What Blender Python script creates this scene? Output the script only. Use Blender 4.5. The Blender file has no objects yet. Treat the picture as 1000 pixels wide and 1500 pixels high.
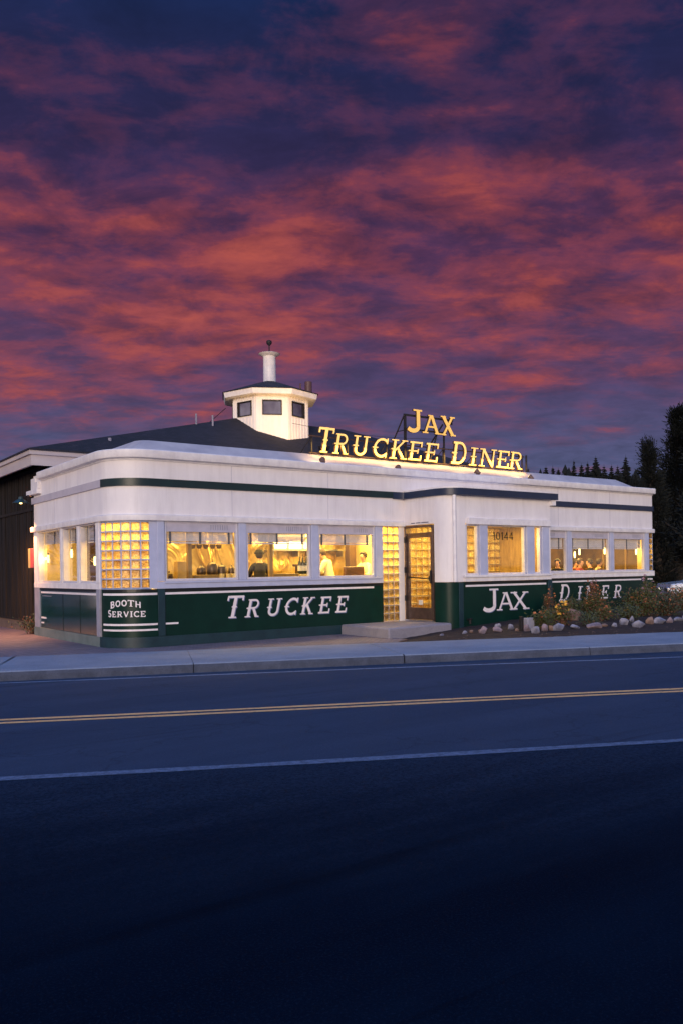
import bpy, bmesh, math, random
from mathutils import Vector, Matrix, noise as mnoise
R = math.radians
sc = bpy.context.scene
col = sc.collection
rnd = random.Random(7)

# ------------------------------------------------------------------ materials
def nt(name):
    m = bpy.data.materials.new(name); m.use_nodes = True
    t = m.node_tree; t.nodes.clear()
    o = t.nodes.new('ShaderNodeOutputMaterial')
    return m, t, o
def N(t, kind, **kw):
    n = t.nodes.new(kind)
    for k, v in kw.items():
        if k in n.inputs: n.inputs[k].default_value = v
        else: setattr(n, k, v)
    return n
def mathn(t, op, a, b=None, clamp=False):
    n = t.nodes.new('ShaderNodeMath'); n.operation = op; n.use_clamp = clamp
    for i, x in enumerate((a, b)):
        if x is None: continue
        if isinstance(x, (int, float)): n.inputs[i].default_value = x
        else: t.links.new(x, n.inputs[i])
    return n.outputs[0]
def ramp(t, fac, stops, interp='LINEAR'):
    n = t.nodes.new('ShaderNodeValToRGB'); n.color_ramp.interpolation = interp
    e = n.color_ramp.elements
    while len(e) < len(stops): e.new(0.5)
    for i, (p, c) in enumerate(stops):
        e[i].position = p
        e[i].color = (c[0], c[1], c[2], 1) if not isinstance(c, (int, float)) else (c, c, c, 1)
    t.links.new(fac, n.inputs[0]); return n.outputs[0]
def mixc(t, f, a, b, mode='MIX'):
    n = t.nodes.new('ShaderNodeMix'); n.data_type = 'RGBA'; n.blend_type = mode
    for i, x in ((0, f), (6, a), (7, b)):
        if isinstance(x, (int, float)): n.inputs[i].default_value = x
        elif isinstance(x, tuple): n.inputs[i].default_value = (x[0], x[1], x[2], 1)
        else: t.links.new(x, n.inputs[i])
    return n.outputs[2]
def coord(t, scale=(1, 1, 1), kind='Object', rot=(0, 0, 0)):
    c = t.nodes.new('ShaderNodeTexCoord'); m = t.nodes.new('ShaderNodeMapping')
    m.inputs['Scale'].default_value = scale; m.inputs['Rotation'].default_value = rot
    t.links.new(c.outputs[kind], m.inputs[0]); return m.outputs[0]
def noise(t, vec, scale, detail=4, rough=.55, dist=0):
    n = N(t, 'ShaderNodeTexNoise', Scale=scale, Detail=detail, Roughness=rough, Distortion=dist)
    t.links.new(vec, n.inputs['Vector']); return n.outputs[0]

def paint(name, c, c2=None, rough=.5, scale=6, bump=.02, bscale=60, metal=0, spec=.4, stretch=(1, 1, 1), coat=0, lo=.35, hi=.7):
    m, t, o = nt(name)
    p = N(t, 'ShaderNodeBsdfPrincipled', Roughness=rough, Metallic=metal)
    p.inputs['Specular IOR Level'].default_value = spec
    p.inputs['Coat Weight'].default_value = coat
    p.inputs['Coat Roughness'].default_value = .08
    v = coord(t, stretch)
    if c2 is None: c2 = tuple(x * .82 for x in c)
    f = noise(t, v, scale, 6, .6)
    cc = mixc(t, ramp(t, f, [(lo, 0), (hi, 1)]), c, c2)
    t.links.new(cc, p.inputs['Base Color'])
    if bump:
        b = N(t, 'ShaderNodeBump', Strength=min(1, bump * 8), Distance=bump)
        t.links.new(noise(t, v, bscale, 3), b.inputs['Height']); t.links.new(b.outputs[0], p.inputs['Normal'])
    t.links.new(p.outputs[0], o.inputs[0]); return m
def emit(name, c, s):
    m, t, o = nt(name)
    e = N(t, 'ShaderNodeEmission', Strength=s); e.inputs[0].default_value = (*c, 1)
    t.links.new(e.outputs[0], o.inputs[0]); return m

M = {}
M['white'] = paint('white_painted_stucco', (.80, .76, .77), (.70, .66, .69), .55, 2.2, .006, 90, stretch=(1, 1, .5))
def streaks(m):
    t = m.node_tree; p = t.nodes['Principled BSDF']; old = p.inputs['Base Color'].links[0].from_socket
    a = noise(t, coord(t, (1, 1, .07)), 7, 6, .7); b = noise(t, coord(t), 1.1, 5, .6); c = noise(t, coord(t), 40, 3, .6)
    f = mathn(t, 'MULTIPLY', ramp(t, a, [(.46, 0), (.74, 1)]), ramp(t, b, [(.35, .15), (.7, .65)]))
    c1 = mixc(t, f, old, (.54, .50, .50)); c2 = mixc(t, ramp(t, c, [(.68, 0), (.76, .5)]), c1, (.36, .32, .32))
    t.links.new(c2, p.inputs['Base Color'])
streaks(M['white'])
M['white_trim'] = paint('white_painted_trim', (.82, .79, .80), (.66, .63, .68), .45, 5, .003, 40)
streaks(M['white_trim'])
M['valance'] = paint('faded_valance_paint', (.50, .47, .56), (.40, .38, .47), .5, 5, .003, 40)
M['mullion'] = paint('pale_blue_painted_metal', (.46, .49, .66), (.38, .41, .57), .4, 4, .002, 40)
M['jamb'] = paint('pale_jamb_paint', (.62, .60, .66), (.5, .48, .56), .5, 5, .002)
M['green'] = paint('dark_green_enamel', (.0030, .026, .020), (.002, .018, .015), .35, 3, .0015, 25, spec=.16)
M['green_side'] = paint('glossy_green_enamel', (.006, .045, .036), (.005, .034, .030), .12, 3, .0008, 5, spec=.8, coat=.6)
M['green_side'].node_tree.nodes['Principled BSDF'].inputs['Coat IOR'].default_value = 1.6
M['band'] = paint('dark_green_band_paint', (.003, .022, .026), (.002, .015, .020), .4, 3, .002, 30)
M['canopy'] = paint('navy_green_fascia_paint', (.010, .022, .060), (.007, .016, .045), .4, 3, .002, 30)
M['band_pale'] = paint('band_painted_sky_reflection', (.52, .48, .54), (.44, .41, .48), .5, 3, .002, 30)
M['kick'] = paint('blue_green_kick_paint', (.008, .034, .048), (.005, .022, .034), .5, 4, .004, 30)
M['kick_side'] = paint('worn_grey_green_kick', (.16, .20, .20), (.10, .14, .14), .4, 3, .004, 30)
M['greycol'] = paint('grey_corner_metal', (.34, .34, .42), (.25, .25, .32), .35, 4, .003, 30)
M['black'] = paint('black_paint', (.004, .007, .009), None, .35, 4, .002, 30)
M['iron'] = paint('black_iron', (.012, .01, .012), None, .6, 8, .004, 40)
M['rust'] = paint('rusty_steel_bar', (.06, .03, .025), (.02, .012, .012), .7, 10, .004, 40)
M['letter_white'] = paint('white_sign_lettering', (.80, .74, .76), (.68, .62, .66), .5, 8, .002, 40)
M['letter_shadow'] = paint('blue_grey_lettering_shade', (.16, .2, .36), None, .5, 8, .002, 40)
M['bronze'] = paint('bronze_anodised_door', (.13, .09, .08), (.08, .055, .05), .35, 8, .002, 40, metal=.6)
M['steel'] = paint('brushed_steel', (.55, .55, .6), (.4, .4, .45), .3, 8, .002, 40, metal=.9)
M['siding'] = paint('weathered_dark_siding', (.013, .008, .006), (.0015, .0013, .0018), .85, 5, .01, 30, stretch=(1, 1, .10), lo=.42, hi=.6)
M['siding_dk'] = paint('dark_siding_gap', (.008, .006, .006), None, .9, 4, .01, 30)
M['eave'] = paint('eave_fascia_paint', (.50, .44, .44), (.38, .33, .36), .6, 3, .006, 30, stretch=(.3, .3, 1))
M['mortar'] = paint('glass_block_mortar', (.34, .42, .66), (.27, .34, .56), .6, 20, .002, 80)
M['mortar_warm'] = paint('dark_block_mortar', (.25, .2, .14), None, .6, 20, .002, 80)
M['cream'] = paint('cream_interior_paint', (.70, .54, .24), (.56, .41, .16), .5, 2, .003, 20)
M['wood'] = paint('golden_wood', (.34, .22, .08), (.20, .12, .04), .4, 3, .003, 30, stretch=(6, 6, 1))
M['wood_dk'] = paint('dark_wood', (.07, .035, .018), (.04, .02, .012), .45, 3, .003, 30, stretch=(6, 6, 1))
M['dark_int'] = paint('dark_interior_panel', (.17, .10, .04), (.045, .028, .014), .4, 1.6, .003, 20)
M['vinyl'] = paint('brown_vinyl', (.12, .05, .025), None, .35, 4, .003, 30)
M['tilefloor'] = paint('interior_floor', (.2, .12, .07), None, .3, 4, .003, 30)
M['blind'] = paint('pale_blind_slats', (.72, .70, .78), (.60, .58, .66), .5, 4, 0)
M['blind_tape'] = paint('blind_tape_cloth', (.05, .07, .13), None, .7, 4, 0)
M['bottle'] = paint('dark_bottle_glass', (.012, .02, .01), None, .1, 4, 0, spec=.6)
M['paper'] = paint('paper_label', (.75, .7, .6), None, .7, 9, 0)
M['pot'] = paint('dark_cookware', (.03, .02, .015), (.12, .07, .03), .35, 12, .003, 30, metal=.5)
M['skin'] = paint('skin', (.5, .27, .17), None, .5, 5, .001)
M['hair'] = paint('dark_hair', (.02, .012, .01), None, .6, 20, .004, 80)
M['hairg'] = paint('grey_brown_hair', (.05, .03, .02), None, .6, 20, .004, 80)
M['cloth_black'] = paint('black_cloth', (.012, .01, .012), None, .85, 8, .004, 60)
M['cloth_white'] = paint('white_cloth', (.75, .68, .5), None, .8, 8, .004, 30)
M['cloth_red'] = paint('dull_red_cloth', (.3, .05, .05), None, .85, 8, .004, 30)
M['denim'] = paint('dark_trousers', (.03, .035, .06), None, .85, 8, .004, 30)
M['redbox'] = paint('faded_red_enamel', (.42, .08, .09), (.33, .06, .08), .5, 6, .003, 30)
M['yellowbox'] = paint('yellowed_metal', (.5, .38, .17), None, .5, 6, .003, 30)
M['conduit'] = paint('reddish_conduit', (.12, .06, .06), None, .5, 6, .003, 30)
M['lampgreen'] = paint('dark_enamel_shade', (.02, .05, .06), None, .3, 6, 0)
M['rockA'] = paint('pale_granite', (.30, .29, .35), (.10, .10, .14), .85, 3, .03, 9, lo=.4, hi=.6)
M['rockB'] = paint('tan_granite', (.28, .18, .14), (.12, .075, .06), .85, 3, .03, 9, lo=.4, hi=.6)
M['rockC'] = paint('pinkish_granite', (.31, .23, .25), (.13, .10, .12), .85, 3, .03, 9, lo=.4, hi=.6)
M['soil'] = paint('dark_red_soil', (.030, .016, .016), (.012, .007, .009), .95, 8, .03, 40)
M['land'] = paint('dark_meadow_ground', (.02, .02, .022), (.010, .012, .012), .95, .5, .02, 12)
M['dirt'] = paint('dusty_gravel_verge', (.12, .085, .08), (.06, .045, .045), .95, 4, .02, 40)
M['bark'] = paint('dark_bark', (.035, .025, .02), None, .9, 5, .02, 20, stretch=(1, 1, .3))
M['leaf_pine'] = paint('pine_needles', (.0045, .007, .006), (.002, .0035, .0035), .8, 3, 0)
M['leaf_far'] = paint('far_fir_needles', (.006, .010, .013), (.003, .006, .008), .9, 1, 0)
M['leafA'] = paint('olive_leaves', (.072, .085, .026), (.034, .044, .014), .7, 9, 0)
M['leafB'] = paint('grey_green_leaves', (.065, .085, .052), (.03, .042, .028), .7, 9, 0)
M['leafC'] = paint('russet_stems', (.16, .07, .04), (.07, .032, .02), .8, 9, 0)
M['petal_o'] = paint('orange_petals', (.60, .24, .10), (.42, .14, .07), .6, 20, 0)
M['petal_y'] = paint('yellow_petals', (.85, .55, .10), (.75, .38, .05), .6, 20, 0)
M['petal_p'] = paint('pink_mauve_petals', (.45, .28, .42), None, .6, 20, 0)
M['car'] = paint('white_car_paint', (.75, .76, .82), None, .25, 2, 0, coat=.6)
M['carglass'] = paint('dark_car_glass', (.01, .012, .02), None, .05, 2, 0, spec=.8)
M['tyre'] = paint('tyre_rubber', (.01, .01, .01), None, .8, 20, .004)
M['rubber'] = M['tyre']
M['flood'] = paint('brown_floodlight_housing', (.14, .08, .06), None, .5, 8, .003)
M['vent'] = paint('galvanised_vent', (.25, .24, .32), None, .5, 8, .003)
M['darkglass'] = paint('dusky_window_glass', (.26, .27, .38), (.08, .06, .12), .06, 1.3, .0, metal=.85)
M['curb'] = paint('aged_roof_coating', (.50, .46, .48), (.36, .33, .37), .7, 1.6, .006, 30)

# lamps
M['bulb'] = emit('warm_lamp_glow', (1, .66, .20), 4)
M['lamp_lens'] = emit('floodlight_lens_glow', (1, .75, .35), 6)

def mk_neon(name, c, s):
    m, t, o = nt(name)
    p = N(t, 'ShaderNodeBsdfPrincipled', Roughness=.45)
    v = coord(t)
    f = noise(t, v, 3, 3)
    t.links.new(mixc(t, f, (.75, .52, .18), (.62, .40, .12)), p.inputs['Base Color'])
    p.inputs['Emission Color'].default_value = (*c, 1)
    t.links.new(ramp(t, f, [(.3, s * .8), (.7, s * 1.15)]), p.inputs['Emission Strength'])
    t.links.new(p.outputs[0], o.inputs[0]); return m
M['neon'] = mk_neon('glowing_cream_sign_face', (1, .60, .17), .38)
M['neon_dim'] = mk_neon('glowing_amber_sign_face', (1, .50, .06), .24)

def mk_glass():
    m, t, o = nt('window_glass')
    tr = N(t, 'ShaderNodeBsdfTransparent'); tr.inputs[0].default_value = (.95, .95, .93, 1)
    g = N(t, 'ShaderNodeBsdfGlossy', Roughness=.01); g.inputs[0].default_value = (1, 1, 1, 1)
    lw = N(t, 'ShaderNodeLayerWeight', Blend=.5)
    mx = t.nodes.new('ShaderNodeMixShader')
    t.links.new(mathn(t, 'ADD', mathn(t, 'MULTIPLY', mathn(t, 'POWER', lw.outputs['Facing'], 4.5), .9), .035, True), mx.inputs[0])
    t.links.new(tr.outputs[0], mx.inputs[1]); t.links.new(g.outputs[0], mx.inputs[2])
    t.links.new(mx.outputs[0], o.inputs[0]); return m
M['glass'] = mk_glass()
def mk_block(name, c1, c2, sc_=34):
    m, t, o = nt(name)
    v = coord(t)
    f = noise(t, v, sc_, 3, .7, .6)
    big = noise(t, v, 4.4, 3)
    cc = mixc(t, ramp(t, f, [(.36, 0), (.62, 1)]), c1, c2)
    cc = mixc(t, ramp(t, big, [(.3, 0), (.75, 1)]), cc, (.66, .45, .20), 'MULTIPLY')
    b = N(t, 'ShaderNodeBump', Strength=.9, Distance=.01); t.links.new(f, b.inputs['Height'])
    tl = t.nodes.new('ShaderNodeBsdfTranslucent'); t.links.new(cc, tl.inputs[0]); t.links.new(b.outputs[0], tl.inputs[1])
    tr = t.nodes.new('ShaderNodeBsdfTransparent'); t.links.new(cc, tr.inputs[0])
    m1 = t.nodes.new('ShaderNodeMixShader'); m1.inputs[0].default_value = .22
    t.links.new(tl.outputs[0], m1.inputs[1]); t.links.new(tr.outputs[0], m1.inputs[2])
    g = N(t, 'ShaderNodeBsdfGlossy', Roughness=.12); t.links.new(b.outputs[0], g.inputs['Normal'])
    m2 = t.nodes.new('ShaderNodeMixShader'); m2.inputs[0].default_value = .07
    t.links.new(m1.outputs[0], m2.inputs[1]); t.links.new(g.outputs[0], m2.inputs[2])
    t.links.new(m2.outputs[0], o.inputs[0]); return m
M['block'] = mk_block('rippled_glass_block', (1.0, .95, .75), (.42, .30, .13))
def mk_steelwall():
    m, t, o = nt('warm_stainless_panel')
    p = N(t, 'ShaderNodeBsdfPrincipled', Roughness=.28, Metallic=.72)
    v = coord(t, (1, 1, .5), rot=(0, .6, 0))
    f = noise(t, v, 2.3, 2, .4, 1.3)
    t.links.new(mixc(t, ramp(t, f, [(.3, 0), (.65, 1)]), (.88, .66, .32), (.42, .27, .10)), p.inputs['Base Color'])
    b = N(t, 'ShaderNodeBump', Strength=1, Distance=.15); t.links.new(f, b.inputs['Height'])
    t.links.new(b.outputs[0], p.inputs['Normal'])
    t.links.new(p.outputs[0], o.inputs[0]); return m
M['steelwall'] = mk_steelwall()

def mk_concrete(name, a, b_, stain, sc_=1.0):
    m, t, o = nt(name)
    p = N(t, 'ShaderNodeBsdfPrincipled', Roughness=.9); p.inputs['Specular IOR Level'].default_value = .2
    v = coord(t)
    f = noise(t, v, 1.3 * sc_, 8, .65); f2 = noise(t, v, 26 * sc_, 5, .7); f3 = noise(t, v, 130, 2)
    c = mixc(t, ramp(t, f, [(.35, 0), (.7, 1)]), a, b_)
    c = mixc(t, ramp(t, f2, [(.5, 0), (.72, .6)]), c, stain)
    c = mixc(t, ramp(t, f3, [(.35, .4), (.5, 0)]), c, stain)
    t.links.new(c, p.inputs['Base Color'])
    bp = N(t, 'ShaderNodeBump', Strength=.5, Distance=.01); t.links.new(f2, bp.inputs['Height'])
    t.links.new(bp.outputs[0], p.inputs['Normal'])
    t.links.new(p.outputs[0], o.inputs[0]); return m
M['concrete'] = mk_concrete('sidewalk_concrete', (.28, .305, .365), (.20, .225, .285), (.10, .115, .16))
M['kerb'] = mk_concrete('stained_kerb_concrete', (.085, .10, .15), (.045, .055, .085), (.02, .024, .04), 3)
M['step'] = mk_concrete('step_concrete', (.30, .28, .32), (.22, .21, .25), (.13, .12, .15), 2)
M['kerbwall'] = mk_concrete('old_foundation_concrete', (.20, .13, .10), (.12, .08, .07), (.06, .04, .04), 2)

def mk_asphalt(name, a, b_, spk, rough=.85, spec=.12, crack=.28):
    m, t, o = nt(name)
    p = N(t, 'ShaderNodeBsdfPrincipled', Roughness=rough); p.inputs['Specular IOR Level'].default_value = spec
    v = coord(t); vs = coord(t, (.12, 1.4, 1), rot=(0, 0, R(26)))
    f = noise(t, vs, 1.1, 6, .6); f1 = noise(t, v, 2.2, 8, .7); f2 = noise(t, v, 75, 3, .8); 
    c = mixc(t, ramp(t, f, [(.35, 0), (.68, 1)]), a, b_)
    c = mixc(t, ramp(t, f1, [(.4, .0), (.75, .6)]), c, b_)
    c = mixc(t, ramp(t, f2, [(.52, 0), (.74, .75)]), c, spk)
    tar = noise(t, coord(t, (.10, 2.2, 1), rot=(0, 0, R(26))), 1.7, 4, .5, .6)
    c = mixc(t, ramp(t, tar, [(.60, 0), (.70, .45)]), c, tuple(x * .45 for x in b_))
    vo = t.nodes.new('ShaderNodeTexVoronoi'); vo.feature = 'DISTANCE_TO_EDGE'; vo.inputs['Scale'].default_value = .38
    wv = t.nodes.new('ShaderNodeVectorMath'); wv.operation = 'ADD'; nz_ = t.nodes.new('ShaderNodeTexNoise'); nz_.inputs['Scale'].default_value = 2.2; nz_.inputs['Detail'].default_value = 6
    t.links.new(v, nz_.inputs['Vector']); t.links.new(v, wv.inputs[0]); t.links.new(nz_.outputs['Color'], wv.inputs[1]); t.links.new(wv.outputs[0], vo.inputs['Vector'])
    c = mixc(t, ramp(t, vo.outputs['Distance'], [(.003, crack), (.010, 0)]), c, tuple(x * .3 for x in b_))
    t.links.new(c, p.inputs['Base Color'])
    bp = N(t, 'ShaderNodeBump', Strength=.6, Distance=.008); t.links.new(f2, bp.inputs['Height'])
    t.links.new(bp.outputs[0], p.inputs['Normal'])
    t.links.new(p.outputs[0], o.inputs[0]); return m
M['asphalt'] = mk_asphalt('worn_road_asphalt', (.040, .060, .104), (.026, .042, .076), (.084, .114, .175))
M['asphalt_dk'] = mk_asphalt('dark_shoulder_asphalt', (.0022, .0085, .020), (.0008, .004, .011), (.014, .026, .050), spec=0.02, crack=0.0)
def shoulder_fade():  # light fall-off away from the lane, painted into the asphalt colour
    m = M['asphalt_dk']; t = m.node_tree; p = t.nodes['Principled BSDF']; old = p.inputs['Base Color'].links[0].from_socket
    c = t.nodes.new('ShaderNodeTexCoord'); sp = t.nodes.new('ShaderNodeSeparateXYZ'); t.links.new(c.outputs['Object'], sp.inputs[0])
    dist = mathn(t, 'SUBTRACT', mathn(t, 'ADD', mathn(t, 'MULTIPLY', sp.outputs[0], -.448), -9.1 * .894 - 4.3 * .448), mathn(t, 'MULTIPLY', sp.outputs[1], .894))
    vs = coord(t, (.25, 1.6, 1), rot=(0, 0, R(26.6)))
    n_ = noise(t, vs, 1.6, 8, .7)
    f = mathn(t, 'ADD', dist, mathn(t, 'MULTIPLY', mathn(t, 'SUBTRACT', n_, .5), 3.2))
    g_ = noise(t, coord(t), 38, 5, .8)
    fade_tone = mixc(t, ramp(t, g_, [(.38, 0), (.62, 1)]), (.008, .016, .030), (.030, .045, .078))
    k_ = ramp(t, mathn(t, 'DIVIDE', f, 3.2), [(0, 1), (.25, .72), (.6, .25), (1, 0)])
    t.links.new(mixc(t, k_, old, fade_tone), p.inputs['Base Color'])
shoulder_fade()

def mk_roadpaint(name, c, under, wear=.5):
    m, t, o = nt(name)
    p = N(t, 'ShaderNodeBsdfPrincipled', Roughness=.75); p.inputs['Specular IOR Level'].default_value = .2
    v = coord(t)
    f = noise(t, v, 14, 8, .75)
    t.links.new(mixc(t, ramp(t, f, [(wear - .04, 0), (wear + .12, .8)]), c, under), p.inputs['Base Color'])
    t.links.new(p.outputs[0], o.inputs[0]); return m
M['line_white'] = mk_roadpaint('worn_white_road_paint', (.24, .28, .38), (.05, .06, .10), .52)
M['line_white_worn'] = mk_roadpaint('dull_white_road_paint', (.15, .19, .28), (.05, .07, .11), .47)
M['line_yellow'] = mk_roadpaint('worn_yellow_road_paint', (.98, .48, .19), (.10, .07, .06), .56)
def mk_brick(name, c1, c2, mort, scale, rot, w=.5, h=.25):
    m, t, o = nt(name)
    p = N(t, 'ShaderNodeBsdfPrincipled', Roughness=.85)
    v = coord(t, rot=rot)
    br = N(t, 'ShaderNodeTexBrick', Scale=scale); br.inputs['Color1'].default_value = (*c1, 1); br.inputs['Color2'].default_value = (*c2, 1)
    br.inputs['Mortar'].default_value = (*mort, 1); br.inputs['Mortar Size'].default_value = .02
    t.links.new(v, br.inputs['Vector'])
    f = noise(t, v, 3, 6)
    c = mixc(t, ramp(t, f, [(.3, 0), (.75, .55)]), br.outputs[0], mort)
    t.links.new(c, p.inputs['Base Color'])
    b = N(t, 'ShaderNodeBump', Strength=.6, Distance=.01); t.links.new(br.outputs['Fac'], b.inputs['Height']); b.invert = True
    t.links.new(b.outputs[0], p.inputs['Normal'])
    t.links.new(p.outputs[0], o.inputs[0]); return m
M['paver'] = mk_brick('brick_paving_field', (.24, .19, .22), (.17, .135, .17), (.07, .06, .075), 2.2, (0, 0, R(45)))
M['shingle'] = mk_brick('dark_roof_shingles', (.030, .023, .036), (.012, .011, .018), (.004, .004, .007), 2.8, (R(-30), 0, 0))

# ------------------------------------------------------------------ mesh builder
class MB:
    def __init__(s): s.v = []; s.f = []; s.m = []; s.mi = 0
    def quad(s, *p):
        i = len(s.v); s.v += [tuple(q) for q in p]; s.f.append(tuple(range(i, i + len(p)))); s.m.append(s.mi)
    def box(s, x0, x1, y0, y1, z0, z1):
        if x0 > x1: x0, x1 = x1, x0
        if y0 > y1: y0, y1 = y1, y0
        i = len(s.v)
        s.v += [(x0, y0, z0), (x1, y0, z0), (x1, y1, z0), (x0, y1, z0), (x0, y0, z1), (x1, y0, z1), (x1, y1, z1), (x0, y1, z1)]
        for f in ((0, 3, 2, 1), (4, 5, 6, 7), (0, 1, 5, 4), (1, 2, 6, 5), (2, 3, 7, 6), (3, 0, 4, 7)):
            s.f.append(tuple(i + k for k in f)); s.m.append(s.mi)
        return s
    def prism(s, pts, z0, z1):            # pts ccw in XY
        n = len(pts); i = len(s.v)
        s.v += [(p[0], p[1], z0) for p in pts] + [(p[0], p[1], z1) for p in pts]
        s.f.append(tuple(i + k for k in reversed(range(n)))); s.m.append(s.mi)
        s.f.append(tuple(i + n + k for k in range(n))); s.m.append(s.mi)
        for k in range(n):
            a, b = k, (k + 1) % n
            s.f.append((i + a, i + b, i + n + b, i + n + a)); s.m.append(s.mi)
        return s
    def tube(s, p0, p1, r0, r1=None, n=10, cap=True):
        r1 = r0 if r1 is None else r1
        p0 = Vector(p0); p1 = Vector(p1); d = (p1 - p0)
        if d.length < 1e-6: return s
        d.normalize(); a = d.orthogonal().normalized(); b = d.cross(a); i = len(s.v)
        for p, r in ((p0, r0), (p1, r1)):
            for k in range(n):
                t = 2 * math.pi * k / n; s.v.append(tuple(p + a * (math.cos(t) * r) + b * (math.sin(t) * r)))
        for k in range(n):
            s.f.append((i + k, i + (k + 1) % n, i + n + (k + 1) % n, i + n + k)); s.m.append(s.mi)
        if cap:
            s.f.append(tuple(i + k for k in reversed(range(n)))); s.m.append(s.mi)
            s.f.append(tuple(i + n + k for k in range(n))); s.m.append(s.mi)
        return s
    def lathe(s, c, prof, n=24, ang0=0):
        i = len(s.v)
        for r, z in prof:
            for k in range(n):
                t = ang0 + 2 * math.pi * k / n; s.v.append((c[0] + r * math.cos(t), c[1] + r * math.sin(t), c[2] + z))
        for j in range(len(prof) - 1):
            for k in range(n):
                a = i + j * n + k; b = i + j * n + (k + 1) % n
                s.f.append((a, b, b + n, a + n)); s.m.append(s.mi)
        return s
    def sweep(s, path, prof, closed=True, caps=True):
        """path: list of (x,y,nx,ny) ; prof: list of (offset,z) closed polygon"""
        i = len(s.v); n = len(prof)
        for x, y, nx, ny in path:
            for o, z in prof: s.v.append((x + nx * o, y + ny * o, z))
        for j in range(len(path) - 1):
            for k in range(n if closed else n - 1):
                a = i + j * n + k; b = i + j * n + (k + 1) % n
                s.f.append((a, b, b + n, a + n)); s.m.append(s.mi)
        if closed and caps:
            s.f.append(tuple(i + k for k in range(n))); s.m.append(s.mi)
            e = i + (len(path) - 1) * n
            s.f.append(tuple(e + k for k in reversed(range(n)))); s.m.append(s.mi)
        return s
    def band(s, path, o0, o1, z0, z1): return s.sweep(path, [(o0, z0), (o1, z0), (o1, z1), (o0, z1)])
    def build(s, name, mats, parent=None, smooth=False, bevel=0, loc=None, recalc=True):
        me = bpy.data.meshes.new(name); me.from_pydata(s.v, [], s.f)
        if not isinstance(mats, (list, tuple)): mats = [mats]
        for m in mats: me.materials.append(m)
        me.polygons.foreach_set('material_index', s.m)
        if recalc:
            bm = bmesh.new(); bm.from_mesh(me); bmesh.ops.recalc_face_normals(bm, faces=bm.faces); bm.to_mesh(me); bm.free()
        if smooth:
            me.polygons.foreach_set('use_smooth', [True] * len(me.polygons))
        me.update()
        o = bpy.data.objects.new(name, me); col.objects.link(o)
        if bevel:
            b = o.modifiers.new('bevel', 'BEVEL'); b.width = bevel; b.segments = 2; b.limit_method = 'ANGLE'; b.angle_limit = R(40)
        if smooth == 'auto' or bevel:
            me.polygons.foreach_set('use_smooth', [True] * len(me.polygons))
            bm = bmesh.new(); bm.from_mesh(me)
            for e in bm.edges:
                if len(e.link_faces) == 2 and e.calc_face_angle(0) > R(35): e.smooth = False
            bm.to_mesh(me); bm.free()
        if parent: o.parent = parent
        if loc: o.location = loc
        return o
def tag(o, label=None, cat=None, group=None, kind=None):
    if label: o['label'] = label
    if cat: o['category'] = cat
    if group: o['group'] = group
    if kind: o['kind'] = kind
    return o
def empty(name, loc=(0, 0, 0), label=None, cat=None, group=None, rz=0):
    o = bpy.data.objects.new(name, None); col.objects.link(o); o.location = loc; o.rotation_euler = (0, 0, rz); o.empty_display_size = .2
    return tag(o, label, cat, group)

# ------------------------------------------------------------------ glyphs (unit height, own drawing)
def arcpts(cx, cy, rx, ry, a0, a1, n=10):
    return [(cx + rx * math.cos(R(a0 + (a1 - a0) * k / n)), cy + ry * math.sin(R(a0 + (a1 - a0) * k / n))) for k in range(n + 1)]
def line(p, q): return [p, q]
TH = .155; SR = .06
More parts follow.
